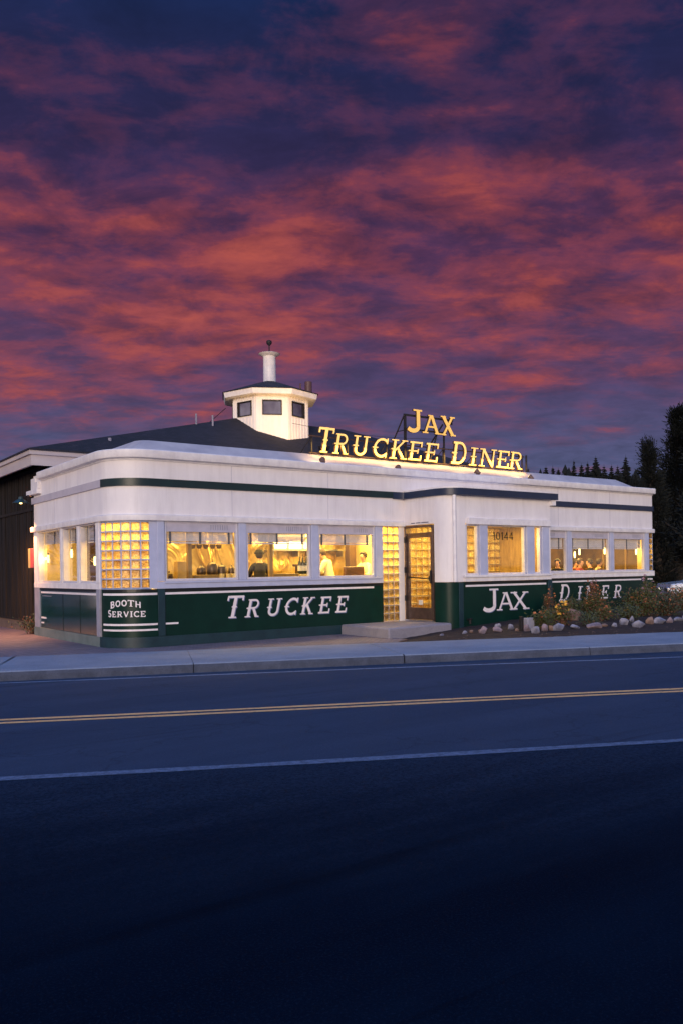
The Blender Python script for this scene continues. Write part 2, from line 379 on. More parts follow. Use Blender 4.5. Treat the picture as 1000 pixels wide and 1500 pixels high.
# every glyph: width, list of (polyline, thickness)
def glyph(ch, spur):
    S = []; a = S.append
    def serif(x, y, w=.34): a(([(x - w / 2, y), (x + w / 2, y)], SR))
    def spurat(x, y=.5):
        if spur: a(([(x - .14, y), (x + .14, y)], .035)); a(([(x - .11, y), (x + .11, y)], .075))
    lo, hi = SR / 2, 1 - SR / 2
    if ch == 'T':
        w = .86; a(([(w / 2, 0), (w / 2, 1)], TH)); a(([(0, .95), (w, .95)], .10)); a(([(.03, .78), (.03, .98)], .07)); a(([(w - .03, .78), (w - .03, .98)], .07)); serif(w / 2, lo, .4); spurat(w / 2)
    elif ch == 'R':
        w = .78; a(([(.16, 0), (.16, 1)], TH)); serif(.14, lo); a(([(.02, hi), (.4, hi)], SR))
        a(([(.16, .955)] + arcpts(.42, .73, .22, .225, 90, -90) + [(.16, .505)], .10)); a(([(.40, .48), (.64, .04)], TH * .9)); serif(.68, lo, .24); spurat(.12)
    elif ch == 'U':
        w = .8; a(([(.16, 1), (.16, .3)] + arcpts(.4, .3, .24, .24, 180, 360) + [(.64, .3), (.64, 1)], TH * .85)); serif(.16, hi, .32); serif(.64, hi, .32); spurat(.14, .5)
    elif ch == 'C':
        w = .74; a((arcpts(.42, .5, .34, .44, 48, 312, 18), TH * .85)); a(([(.66, .72), (.66, 1)], .07)); a(([(.66, 0), (.66, .26)], .06)); spurat(.1)
    elif ch == 'K':
        w = .8; a(([(.16, 0), (.16, 1)], TH)); serif(.16, lo); serif(.16, hi); a(([(.2, .42), (.6, .95)], .10)); a(([(.34, .55), (.64, .05)], TH * .9)); serif(.64, hi, .28); serif(.68, lo, .28); spurat(.14)
    elif ch == 'E':
        w = .7; a(([(.16, 0), (.16, 1)], TH)); a(([(.02, .95), (.62, .95)], .10)); a(([(.02, .05), (.64, .05)], .10)); a(([(.16, .5), (.46, .5)], .09)); a(([(.61, .72), (.61, 1)], .07)); a(([(.63, 0), (.63, .28)], .07)); a(([(.46, .38), (.46, .62)], .06)); spurat(.12)
    elif ch == 'D':
        w = .82; a(([(.16, 0), (.16, 1)], TH)); a(([(.02, .95), (.36, .95)] + arcpts(.36, .5, .34, .45, 90, -90, 16) + [(.36, .05), (.02, .05)], .11)); spurat(.12)
    elif ch == 'I':
        w = .36; a(([(.18, 0), (.18, 1)], TH)); serif(.18, lo); serif(.18, hi); spurat(.18)
    elif ch == 'N':
        w = .84; a(([(.15, 0), (.15, 1)], .09)); a(([(.69, 0), (.69, 1)], .09)); a(([(.15, .97), (.69, .03)], TH)); serif(.15, lo, .28); serif(.11, hi, .26); serif(.69, hi, .28)
    elif ch == 'J':
        w = .6; a(([(.44, .97), (.44, .26)] + arcpts(.22, .26, .22, .2, 0, -150, 10), TH)); serif(.42, hi, .34)
    elif ch == 'A':
        w = .86; a(([(.12, .02), (.40, .98)], .10)); a(([(.44, .98), (.72, .02)], TH)); a(([(.22, .36), (.62, .36)], .08)); serif(.12, lo, .26); serif(.74, lo, .28); a(([(.28, hi), (.5, hi)], SR))
    elif ch == 'X':
        w = .84; a(([(.16, .98), (.68, .02)], TH)); a(([(.66, .98), (.16, .02)], .10)); serif(.16, lo, .28); serif(.70, lo, .28); serif(.15, hi, .28); serif(.67, hi, .26)
    elif ch == 'B':
        w = .72; a(([(.14, 0), (.14, 1)], TH)); a(([(.02, .94), (.36, .94)] + arcpts(.38, .74, .2, .2, 90, -90, 8) + [(.14, .54)], .11)); a(([(.14, .5), (.38, .5)] + arcpts(.4, .28, .23, .22, 90, -90, 8) + [(.02, .06)], .11))
    elif ch == 'O':
        w = .8; a((arcpts(.4, .5, .31, .43, 0, 360, 24), TH * .85))
    elif ch == 'H':
        w = .8; a(([(.14, 0), (.14, 1)], TH * .9)); a(([(.66, 0), (.66, 1)], TH * .9)); a(([(.14, .5), (.66, .5)], .1))
    elif ch == 'S':
        w = .66; a((arcpts(.34, .72, .2, .22, 40, 270, 10) + arcpts(.34, .28, .22, .22, 90, -150, 10), TH * .85))
    elif ch == 'V':
        w = .8; a(([(.1, .98), (.4, .03)], TH * .9)); a(([(.7, .98), (.4, .03)], .12)); 
    elif ch == '1':
        w = .36; a(([(.24, 0), (.24, 1)], .13)); a(([(.24, .96), (.06, .80)], .10))
    elif ch == '0':
        w = .74; a((arcpts(.37, .5, .29, .43, 0, 360, 24), .13))
    elif ch == '4':
        w = .72; a(([(.52, 0), (.52, 1)], .13)); a(([(.52, .96), (.06, .30)], .11)); a(([(.02, .28), (.7, .28)], .12))
    return w, S
def glyph_mesh(mb, ch, x0, x1, z0, z1, y, depth, slant=0, spur=True, fmap=None, bold=1.0):
    """letter standing in the XZ plane facing -Y; y = front face"""
    w, S = glyph(ch, spur); sx = (x1 - x0) / w; sz = z1 - z0
    for k, (pl, th) in enumerate(S):
        th *= bold; yy = y - .0007 * (k % 9)
        th_u = th
        L = []; Rr = []
        for i, (px, pz) in enumerate(pl):
            a = pl[max(0, i - 1)]; b = pl[min(len(pl) - 1, i + 1)]
            dx, dz = (b[0] - a[0]) * sx / sz, b[1] - a[1]; l = math.hypot(dx, dz) or 1
            nx, nz = -dz / l * th_u / 2, dx / l * th_u / 2
            qx = px * sx + slant * sz * pz; qz = pz * sz
            L.append((x0 + qx + nx * sz + slant * nz * sz, z0 + qz + nz * sz)); Rr.append((x0 + qx - nx * sz - slant * nz * sz, z0 + qz - nz * sz))
        for i in range(len(pl) - 1):
            c4 = [L[i], L[i + 1], Rr[i + 1], Rr[i]]
            for fy in (0,):
                F = [(p[0], yy, p[1]) for p in c4]; B = [(p[0], y + depth, p[1]) for p in c4]
                if fmap: F = [fmap(*p) for p in F]; B = [fmap(*p) for p in B]
                mb.quad(*F); mb.quad(*B[::-1])
                mb.quad(F[0], B[0], B[1], F[1]); mb.quad(F[2], B[2], B[3], F[3])
                if i == 0: mb.quad(F[0], F[3], B[3], B[0])
                if i == len(pl) - 2: mb.quad(F[1], B[1], B[2], F[2])

# ------------------------------------------------------------------ camera & render
# the scene is laid out in the diner's own axes: X along the front wall, Y into the building
cam_d = bpy.data.cameras.new('camera'); cam = bpy.data.objects.new('camera', cam_d); col.objects.link(cam)
cam.location = (-5.967, -16.36, 1.5)
cam.rotation_mode = 'XYZ'
q = Matrix.Rotation(R(-37.026), 4, 'Z') @ Matrix.Rotation(R(90), 4, 'X') @ Matrix.Rotation(R(-.844), 4, 'Z')
cam.rotation_euler = q.to_euler()
cam_d.sensor_fit = 'VERTICAL'; cam_d.sensor_height = 36; cam_d.lens = 1231.23 / 1500 * 36
cam_d.shift_x = -(545.28 - 500) / 1500; cam_d.shift_y = (835.18 - 750) / 1500
cam_d.clip_end = 6000; sc.camera = cam

# ------------------------------------------------------------------ world
w = bpy.data.worlds.new('World'); sc.world = w; w.use_nodes = True
t = w.node_tree; t.nodes.clear()
out = t.nodes.new('ShaderNodeOutputWorld'); bg = t.nodes.new('ShaderNodeBackground'); 
tc = t.nodes.new('ShaderNodeTexCoord'); sep = t.nodes.new('ShaderNodeSeparateXYZ'); t.links.new(tc.outputs['Generated'], sep.inputs[0])
X_, Y_, Z_ = sep.outputs
def dot2(ax, ay): return mathn(t, 'ADD', mathn(t, 'MULTIPLY', X_, ax), mathn(t, 'MULTIPLY', Y_, ay))
HX, HY = math.sin(R(37.026)), math.cos(R(37.026))
fwd = dot2(HX, HY); side = dot2(HY, -HX)
zc = mathn(t, 'MAXIMUM', Z_, 0.0)
den = mathn(t, 'ADD', zc, .17)
cb = t.nodes.new('ShaderNodeCombineXYZ')
t.links.new(mathn(t, 'DIVIDE', side, den), cb.inputs[0]); t.links.new(mathn(t, 'MULTIPLY', mathn(t, 'DIVIDE', fwd, den), 1.35), cb.inputs[1])
cv = cb.outputs[0]
mp = t.nodes.new('ShaderNodeMapping'); mp.inputs['Location'].default_value = (11.4, 2.2, 5.3); t.links.new(cv, mp.inputs[0]); cv = mp.outputs[0]
n1 = noise(t, cv, 3.0, 8, .62, .15); n2 = noise(t, cv, .9, 3, .5, .2); n3 = noise(t, cv, 5.5, 6, .62, .3)
mixn = mathn(t, 'ADD', mathn(t, 'MULTIPLY', n1, .52), mathn(t, 'ADD', mathn(t, 'MULTIPLY', n2, .20), mathn(t, 'MULTIPLY', n3, .28)))
# elevation dependence of the red lit cloud
elev = mathn(t, 'ARCSINE', mathn(t, 'MINIMUM', zc, 1.0))       # radians
en = mathn(t, 'DIVIDE', elev, R(40))
lift = ramp(t, en, [(0, .38), (.13, .42), (.25, .468), (.36, .55), (.52, .575), (.60, .55), (.68, .49), (.78, .435), (1, .385)])
lift = mathn(t, 'SUBTRACT', lift, mathn(t, 'MULTIPLY', side, ramp(t, en, [(.1, .10), (.4, .06), (.6, 0)])))
lift = mathn(t, 'ADD', lift, mathn(t, 'MULTIPLY', side, ramp(t, en, [(.05, 0), (.5, 0), (.7, .10), (1, .20)])))
cl = mathn(t, 'ADD', mixn, mathn(t, 'SUBTRACT', lift, .5))
base = ramp(t, mathn(t, 'DIVIDE', elev, R(40)), [(0, (.085, .125, .27)), (.15, (.080, .090, .20)), (.3, (.080, .050, .13)), (.5, (.055, .024, .085)), (.7, (.022, .017, .066)), (.86, (.007, .017, .072)), (1, (.003, .019, .080))])
redf = ramp(t, cl, [(.42, 0), (.49, .24), (.56, .58), (.63, .9), (.72, 1)], 'EASE')
redc = ramp(t, cl, [(.46, (.15, .034, .062)), (.58, (.29, .048, .048)), (.74, (.43, .080, .050))])
darkc = ramp(t, n3, [(.32, .70), (.6, 1.06)])
front = mixc(t, 1.0, mixc(t, redf, base, redc), darkc, 'MULTIPLY')
# dusk sky behind the photographer: brighter, pale at the horizon and blue overhead
back = ramp(t, mathn(t, 'DIVIDE', elev, R(90)), [(0, (.84, .64, .52)), (.12, (.78, .62, .56)), (.28, (.30, .46, .80)), (.55, (.07, .34, .98)), (1, (.04, .28, .92))])
nish = N(t, 'ShaderNodeTexSky'); nish.sky_type = 'NISHITA'; nish.sun_disc = False; nish.sun_elevation = R(7); nish.sun_rotation = R(198); nish.altitude = 1700
nishm = mixc(t, 1.0, nish.outputs[0], (.004, .004, .006), 'MULTIPLY')
k = mathn(t, 'ADD', fwd, 0.0)
kk = ramp(t, k, [(0.0, 1), (.42, 0)], 'EASE')
# overhead of the frame: go to blue zenith
zen = ramp(t, zc, [(.62, 0), (.85, 1)], 'EASE')
kk2 = mathn(t, 'MAXIMUM', kk, zen)
skyc = mixc(t, kk2, mixc(t, 1.0, front, nishm, 'ADD'), back)
skyc = mixc(t, ramp(t, Z_, [(.0, 0), (.001, 1)]), (.02, .022, .03), skyc)
t.links.new(skyc, bg.inputs[0]); bg.inputs[1].default_value = .5
t.links.new(bg.outputs[0], out.inputs[0])
WORLD_BG = bg

sun_d = bpy.data.lights.new('sun', 'SUN'); sun_d.energy = 1.18; sun_d.angle = R(24); sun_d.color = (1, .80, .62)
sun = bpy.data.objects.new('sun', sun_d); col.objects.link(sun)
az = Vector((-.68, -.73, 0)).normalized(); sdir = Vector((az.x * math.cos(R(9)), az.y * math.cos(R(9)), math.sin(R(9))))
sun.rotation_euler = (-sdir).to_track_quat('-Z', 'Y').to_euler()

def area(name, loc, sx, sy, power, colr=(1, .66, .14), rot=(0, 0, 0)):
    d = bpy.data.lights.new(name, 'AREA'); d.shape = 'RECTANGLE'; d.size = sx; d.size_y = sy; d.energy = power; d.color = colr
    o = bpy.data.objects.new(name, d); col.objects.link(o); o.location = loc; o.rotation_euler = rot; return o
def point(name, loc, power, colr=(1, .6, .2), r=.06):
    d = bpy.data.lights.new(name, 'POINT'); d.energy = power; d.color = colr; d.shadow_soft_size = r
    o = bpy.data.objects.new(name, d); col.objects.link(o); o.location = loc; return o
def spot(name, loc, target, power, ang, colr=(1, .68, .3), r=.05, blend=.8):
    d = bpy.data.lights.new(name, 'SPOT'); d.energy = power; d.color = colr; d.spot_size = R(ang); d.spot_blend = blend; d.shadow_soft_size = r
    o = bpy.data.objects.new(name, d); col.objects.link(o); o.location = loc
    o.rotation_euler = (Vector(target) - Vector(loc)).to_track_quat('-Z', 'Y').to_euler(); return o

# ------------------------------------------------------------------ ground, road, kerb
KX = [(-60, 25.7), (-2.9, -2.32), (8.54, -7.02), (14, -9.35), (60, -30)]   # kerb face
def sheet(name, pts, z, mat, lab=None, kind='structure'):
    mb = MB(); mb.quad(*[(p[0], p[1], z) for p in pts]); o = mb.build(name, mat); tag(o, lab, None, None, kind); return o
g = MB(); g.quad((-900, -900, -.17), (1500, -900, -.17), (1500, 1500, -.17), (-900, 1500, -.17)); tag(g.build('ground', M['land']), kind='structure')
def lp(x, a): return a[1] + (x - a[0]) * a[2]
YL = (-.11, -7.93, -.487); NL = (-4.3, -9.1, -.501); WL = (2, -4.9, -.478)
def strip(name, ln, wdt, z, mat, x0=-60, x1=70, wob=.012):
    mb = MB(); n = 260; pr = None
    for i in range(n + 1):
        x = x0 + (x1 - x0) * i / n; y = lp(x, ln) + .03 * math.sin(x * .7) * (wob > 0)
        w2 = wdt / 2 + rnd.uniform(-wob, wob)
        a, b = (x, y - w2, z), (x, y + w2, z)
        if pr: mb.quad(pr[0], a, b, pr[1])
        pr = (a, b)
    tag(mb.build(name, mat), kind='structure')
sheet('road', [(-60, lp(-60, NL) - .2), (70, lp(70, NL) - .2), (70, lp(70, WL) + 4), (-60, lp(-60, WL) + 4)], -.150, M['asphalt'])
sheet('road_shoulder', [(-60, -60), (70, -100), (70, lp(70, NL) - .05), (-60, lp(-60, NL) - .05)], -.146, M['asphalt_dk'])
strip('road_marking', NL, .15, -.141, M['line_white_worn'])
strip('road_marking', WL, .10, -.146, M['line_white'])
strip('road_marking', (YL[0], YL[1] + .12, YL[2]), .125, -.146, M['line_yellow'], wob=.007)
strip('road_marking', (YL[0], YL[1] - .12, YL[2]), .125, -.146, M['line_yellow'], wob=.007)

def nrm(p, q):
    dx, dy = q[0] - p[0], q[1] - p[1]; l = math.hypot(dx, dy); return (dy / l, -dx / l)
def kerb_path(pts, step=.25):
    P = []
    for i in range(len(pts) - 1):
        (x0, y0), (x1, y1) = pts[i], pts[i + 1]; n = nrm(pts[i], pts[i + 1]); L = math.hypot(x1 - x0, y1 - y0); m = max(1, int(L / step))
        for k in range(m): P.append((x0 + (x1 - x0) * k / m, y0 + (y1 - y0) * k / m, n[0], n[1]))
    P.append((pts[-1][0], pts[-1][1], n[0], n[1])); return P
# sidewalk slabs along the kerb, 1.55 m wide, joints every 3.7 m; kerb face included as the slab's rounded edge
sw = MB()
def kerb_at(s0, s1, step=.12):  # step is adjusted so both ends are met
    n_ = max(1, round((s1 - s0) / step)); step = (s1 - s0) / n_
    full = kerb_path([(-10, 1.17), (-2.9, -2.32), (8.54, -7.02), (14, -9.35), (40, -21)], .01)
    P = []; acc = 0; pr = None; nxt = s0
    for p in full:
        if pr: acc += math.hypot(p[0] - pr[0], p[1] - pr[1])
        pr = p
        if acc >= nxt - 1e-6 and acc <= s1 + .011: P.append(p); nxt += step
    return P
S0 = 11.05 - 3.62 * 3      # a joint falls at px 323
kfull = [kerb_at(S0 + 3.62 * k + .006, S0 + 3.62 * (k + 1) - .006) for k in range(12)]
ks = MB()
for P in kfull:
    if len(P) < 2: continue
    Wd = 2.50
    ks.mi = 0
    prof = [(-Wd, -.15), (-.16, -.15), (-.16, .004), (-Wd, .004)]
    sw.sweep(P, prof)
    Q = [(x + rnd.uniform(-.008, .008), y + rnd.uniform(-.008, .008), nx, ny) for x, y, nx, ny in P]
    ks.sweep(Q, [(-.158, -.155), (0.0, -.155), (-.008, -.06), (-.022, -.012), (-.05, .004), (-.158, .0065)])
tag(sw.build('sidewalk', M['concrete']), kind='structure')
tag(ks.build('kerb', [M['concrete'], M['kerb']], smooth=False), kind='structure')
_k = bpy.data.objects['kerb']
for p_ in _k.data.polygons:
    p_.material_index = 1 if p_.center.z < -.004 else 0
# paving between sidewalk and diner
sheet('brick_paving', [(-14, 3.4), (-4.4, .32), (-2.5, -.62), (0.3, -2.0), (3.8, -3.45), (5.5, -2.3), (5.6, .4), (.6, .4), (.6, 14), (-14, 14)], -.003, M['paver'])
sheet('verge', [(-40, 60), (-40, 16), (-14.0, 3.2), (-10, 2.2), (-10, 14.05), (.05, 14.05), (.05, 60)], -.012, M['dirt'])
# slab under everything so that paving is not floating
mb = MB(); mb.prism([(-14, 3.3), (-4.4, .30), (-2.5, -.64), (0.3, -2.02), (3.85, -3.5), (5.55, -2.3), (5.6, .3), (.6, .4), (.6, 14), (-14, 14)], -.16, -.006); tag(mb.build('paving_edge', M['kerbwall']), kind='structure')
# flower bed
mb = MB(); nx, ny = 150, 30
def bed_h(x, y, u, v):
    return -.03 + .30 * math.sin(math.pi * min(1, v * .9 + .04)) * min(1, max(0, (x - 5.6) / 4)) * .8 + .025 * mnoise.noise(Vector((x * 4, y * 4, 0))) + .03 * mnoise.noise(Vector((x * 1.3, y * 1.3, 3)))
kl = kerb_path([(5.0, -3.28 - .75), (8.0, -5.25 + .1), (12.0, -6.97 + .1), (40, -19.0)], .05)
grid = []
for i in range(nx + 1):
    u = i / nx; x = 4.9 + u ** 1.5 * 34
    # front edge is under the sidewalk's back edge
    if x < 8.54: yf = -4.80 + (x - 3.0) * (-2.22 / 5.54) + 2.58
    elif x < 14: yf = -7.02 + (x - 8.54) * (-2.33 / 5.46) + 2.66
    else: yf = -9.35 + (x - 14) * (-11.65 / 26) + 2.68
    yb = .3 if x < 18.2 else .3 + (x - 18.2) * .4
    grid.append([(x, yf + (yb - yf) * j / ny, bed_h(x, yf + (yb - yf) * j / ny, u, j / ny)) for j in range(ny + 1)])
for i in range(nx):
    for j in range(ny): mb.quad(grid[i][j], grid[i + 1][j], grid[i + 1][j + 1], grid[i][j + 1])
tag(mb.build('flower_bed_soil', M['soil'], smooth=True), kind='structure')
def bedz(x, y):
    if x < 8.54: yf = -4.80 + (x - 3.0) * (-2.22 / 5.54) + 2.58
    elif x < 14: yf = -7.02 + (x - 8.54) * (-2.33 / 5.46) + 2.66
    else: yf = -9.35 + (x - 14) * (-11.65 / 26) + 2.68
    v = (y - yf) / (.3 - yf)
    return bed_h(x, y, 0, v)

# ------------------------------------------------------------------ THE DINER
D = empty('diner', (6, 2.5, 0), 'white streamlined roadside diner with dark green base, rounded corner and warmly lit windows', 'diner')
Dinv = (-6, -2.5, 0)
def P(mb, name, mat, label=None, parent=None, **kw):
    o = mb.build(name, mat, parent or D, **kw)
    if (parent or D) is D: o.location = Dinv
    if label: o['label'] = label
    return o
def PS(mb, name, mat, label=None, parent=None, **kw):
    # one object for every separate piece of the builder's mesh
    par = list(range(len(mb.v)))
    def fnd(a):
        while par[a] != a: par[a] = par[par[a]]; a = par[a]
        return a
    for f in mb.f:
        for k in f[1:]: par[fnd(k)] = fnd(f[0])
    grp = {}
    for f, m_ in zip(mb.f, mb.m): grp.setdefault(fnd(f[0]), []).append((f, m_))
    for g_ in grp.values():
        n_ = MB(); mp_ = {}
        for f, m_ in g_:
            for k in f:
                if k not in mp_: mp_[k] = len(n_.v); n_.v.append(mb.v[k])
            n_.f.append(tuple(mp_[k] for k in f)); n_.m.append(m_)
        P(n_, name, mat, label, parent, **kw)
RC = .8
def arc(cx, cy, r, a0, a1, n=14):
    out = []
    for k in range(n + 1):
        a = R(a0 + (a1 - a0) * k / n); out.append((cx + r * math.cos(a), cy + r * math.sin(a), math.cos(a), math.sin(a)))
    return out
CORNER = arc(RC, RC, RC, 180, 270)
RCR = .12
RIGHTC = arc(17.88 - RCR, RCR, RCR, 270, 360, 6)
SIDE = [(0, 5.64, -1, 0), (0, 3, -1, 0), (0, 1.0, -1, 0)]
LEFTPATH = SIDE + CORNER + [(3, 0, 0, -1), (7.3, 0, 0, -1)]
FULL = SIDE + CORNER + [(3, 0, 0, -1), (7, 0, 0, -1), (12, 0, 0, -1)] + RIGHTC + [(17.88, 3, 1, 0), (17.88, 5.64, 1, 0)]
RPATH = [(11.0, 0, 0, -1), (14, 0, 0, -1)] + RIGHTC + [(17.88, 3, 1, 0), (17.88, 5.64, 1, 0)]
# upper wall
P(MB().band(FULL, -.12, 0, 2.62, 3.98), 'upper_wall', M['white'], smooth='auto')
P(MB().sweep(FULL[1:-1] if False else [(0, 4.95, -1, 0)] + FULL[1:], [(-.14, 3.80), (.02, 3.80), (.03, 3.83), (.11, 3.845), (.12, 3.86), (.12, 4.0), (.10, 4.015), (-.14, 4.02)]), 'cornice', M['white_trim'], smooth='auto')
# green band on the front, side band greyed by a sky reflection put into its colour
P(MB().band([(0, 5.75, -1, 0), (0, 1.0, -1, 0)] + CORNER[:2], -.01, .035, 3.28, 3.435), 'trim_band', M['band_pale'], 'trim band on the side wall, pale grey with painted sky reflection', smooth='auto')
P(MB().band(CORNER[1:] + [(3, 0, 0, -1), (7.33, 0, 0, -1)], -.01, .036, 3.28, 3.435), 'trim_band', M['band'], 'dark green trim band along the front', smooth='auto')
P(MB().band([(11.03, 0, 0, -1), (14, 0, 0, -1)] + RIGHTC + [(17.88, 5, 1, 0)], -.01, .05, 3.28, 3.435), 'trim_band', M['canopy'], 'navy trim band right of the entrance', smooth='auto')
# lintels
LPROF = [(-.12, 2.58), (.06, 2.58), (.075, 2.60), (.075, 2.69), (.05, 2.705), (-.01, 2.71), (-.01, 2.63), (-.12, 2.63)]
P(MB().sweep([(0, 5.72, -1, 0), (0, 1.0, -1, 0)] + CORNER + [(3, 0, 0, -1), (7.36, 0, 0, -1)], [(-.02, 2.577), (.07, 2.577), (.075, 2.59), (.075, 2.69), (.05, 2.705), (-.02, 2.71)]), 'lintel', M['white_trim'], smooth='auto')
P(MB().sweep([(11.0, 0, 0, -1), (14, 0, 0, -1)] + RIGHTC + [(17.88, 5.6, 1, 0)], [(-.02, 2.577), (.07, 2.577), (.075, 2.59), (.075, 2.69), (.05, 2.705), (-.02, 2.71)]), 'lintel', M['white_trim'], smooth='auto')
# stepped cornice end at the rear of the side wall
mb = MB(); mb.box(-.085, .117, 5.004, 5.35, 3.625, 3.797); mb.box(-.105, .103, 4.99, 5.95, 3.50, 3.62); mb.box(-.04, .08, 5.38, 5.75, 3.624, 3.92)
P(mb, 'cornice_end', M['white_trim'], bevel=.008)
# lower walls
P(MB().band(SIDE[1:2] and [(0, 5.2, -1, 0), (0, 1.04, -1, 0)], -.12, -.005, .2, 1.18), 'lower_wall', M['green_side'], 'glossy green panels on the side wall')
P(MB().band(CORNER + [(1.1, 0, 0, -1), (6.69, 0, 0, -1)], -.12, -.0, .2, 1.18), 'lower_wall', M['green'], smooth='auto')
P(MB().band([(11.0, 0, 0, -1), (14, 0, 0, -1)] + RIGHTC + [(17.88, 5.6, 1, 0)], -.12, 0, -.05, 1.18), 'lower_wall', M['green'], smooth='auto')
mb = MB()
for y in (2.18, 3.40): mb.box(-.004, .0, y - .006, y + .006, .21, 1.1)
PS(mb, 'panel_seam', M['black'])
mb = MB()
for x in (2.6, 5.1): mb.box(x - .004, x + .004, -.0035, .0, 2.71, 3.278); mb.box(x - .004, x + .004, -.0035, .0, 3.44, 3.80)
for x in (13.2, 15.6): mb.box(x - .004, x + .004, -.0035, .0, 2.71, 3.278); mb.box(x - .004, x + .004, -.0035, .0, 3.44, 3.80)
for y in (2.2, 3.9): mb.box(-.0035, .0, y - .004, y + .004, 2.71, 3.278); mb.box(-.0035, 0, y - .004, y + .004, 3.44, 3.80)
PS(mb, 'panel_seam', M['valance'])
# kick boards
P(MB().band([(0, 5.66, -1, 0), (0, .86, -1, 0)], -.1, .03, -.05, .205), 'kick_board', M['kick_side'], 'worn grey green kick board on the side')
P(MB().band([(0, .845, -1, 0)] + CORNER + [(3, 0, 0, -1), (6.69, 0, 0, -1)], -.1, .032, -.05, .21), 'kick_board', M['kick'], smooth='auto')
P(MB().band([(11.02, 0, 0, -1), (17.8, 0, 0, -1)], -.1, .03, -.05, .2), 'kick_board', M['kick'])
# corner posts and pilasters of the side
mb = MB(); mb.box(-.02, .06, 5.22, 5.632, .208, 1.178); mb.box(-.03, .06, .84, 1.04, .206, 1.18); PS(mb, 'corner_post', M['greycol'], bevel=.006)
mb = MB(); mb.box(-.018, .06, 5.34, 5.632, 1.312, 2.575); mb.box(-.03, .06, .845, 1.04, 1.312, 2.575)
for y in (2.15, 3.36): mb.box(-.02, .06, y, y + .14, 1.31, 2.575)
PS(mb, 'mullion', M['white_trim'], 'white mullions of the side windows', bevel=.006)
mb = MB(); mb.box(.88, 1.03, -.025, .06, .215, 1.178); PS(mb, 'pilaster', M['kick'], bevel=.004)
# continuous sills
P(MB().band([(0, 5.64, -1, 0), (0, .84, -1, 0)], -.12, .022, 1.183, 1.31), 'sill', M['white_trim'], bevel=.006)
mb = MB(); mb.box(.88, 6.69, -.02, .12, 1.183, 1.33); mb.box(1.03, 6.64, -.045, .0, 1.29, 1.335); P(mb, 'sill', M['mullion'], bevel=.006)
mb = MB(); mb.box(11.0, 17.86, -.02, .12, 1.183, 1.35); mb.box(11.05, 17.6, -.045, .0, 1.31, 1.355); P(mb, 'sill', M['white_trim'], bevel=.006)
# front mullions
mb = MB()
for a, b in ((.88, 1.03), (2.74, 2.92), (4.61, 4.80), (6.46, 6.68)): mb.box(a, b, -.03, .1, 1.336, 2.576)
PS(mb, 'mullion', M['mullion'], 'pale blue mullions of the left front windows', bevel=.006)
mb = MB()
for a, b in ((13.57, 13.75), (15.56, 15.74), (17.38, 17.56)): mb.box(a, b, -.03, .1, 1.356, 2.576)
mb.box(11.0, 11.12, -.03, .1, 1.356, 2.576)
PS(mb, 'mullion', M['mullion'], 'pale mullions of the right front windows', bevel=.006)
# black strip, white stripes
BL = CORNER[1:] + [(.87, 0, 0, -1)]
mb = MB(); mb.band([(0, 5.2, -1, 0), (0, 1.05, -1, 0)], -.003, .004, 1.125, 1.182); mb.band(BL, -.003, .004, 1.125, 1.182)
mb.band([(1.04, 0, 0, -1), (6.67, 0, 0, -1)], -.003, .004, 1.115, 1.182); mb.band([(11.1, 0, 0, -1), (17.3, 0, 0, -1)], -.003, .004, 1.13, 1.182)
PS(mb, 'black_strip', M['black'])
mb = MB(); mb.band([(0, 5.10, -1, 0), (0, 1.05, -1, 0)], -.003, .006, 1.055, 1.10); mb.band(BL, -.003, .006, 1.06, 1.105)
mb.band([(1.04, 0, 0, -1), (6.40, 0, 0, -1)], -.003, .006, 1.06, 1.105); mb.band([(11.1, 0, 0, -1), (17.15, 0, 0, -1)], -.003, .006, 1.06, 1.105)
mb.band([(17.50, 0, 0, -1), (17.76, 0, 0, -1)], -.003, .006, 1.06, 1.105)
mb.band([(0, 5.12, -1, 0), (0, 4.72, -1, 0)], -.003, .006, .435, .475); mb.band([(0, 5.12, -1, 0), (0, 4.92, -1, 0)], -.003, .006, .315, .35)
mb.band(BL, -.003, .006, .445, .485); mb.band(BL, -.003, .006, .335, .372)
mb.band([(1.04, 0, 0, -1), (1.32, 0, 0, -1)], -.003, .006, .445, .482)
PS(mb, 'white_stripe', M['letter_white'], smooth='auto')
mb = MB()
for k in range(14): mb.box(-.009, -.004, 4.98 - .055 * k - .04, 4.98 - .055 * k, .985, .998)
P(mb, 'small_print', M['greycol'])

# painted lettering
def lettering(word, spans, zs, y, mat, sh, name, slant=.24, parent=None, bold=1.0):
    for i, ch in enumerate(word):
        x0, x1 = spans[i]; z0, z1 = zs[i]
        sl = slant; mb = MB(); w_ = x1 - x0 - sl * (z1 - z0)
        mb.mi = 1; glyph_mesh(mb, ch, x0 + .022, x0 + .022 + w_, z0 - .018, z1 - .018, y - .004, .004, sl, True, bold=bold)
        mb.mi = 0; glyph_mesh(mb, ch, x0, x0 + w_, z0, z1, y - .013, .004, sl, True, bold=bold)
        P(mb, name, [mat, sh], recalc=False)
lettering('TRUCKEE', [(2.36, 2.86), (2.87, 3.28), (3.37, 3.82), (3.84, 4.27), (4.28, 4.70), (4.76, 5.18), (5.24, 5.66)], [(.51, .99)] + [(.51, .90)] * 6, -.002, M['letter_white'], M['letter_shadow'], 'painted_letter')
lettering('DINER', [(13.15, 13.72), (13.94, 14.25), (14.34, 14.82), (15.08, 15.52), (15.70, 16.16)], [(.51, 1.0)] + [(.53, .93)] * 4, -.002, M['letter_white'], M['letter_shadow'], 'painted_letter')
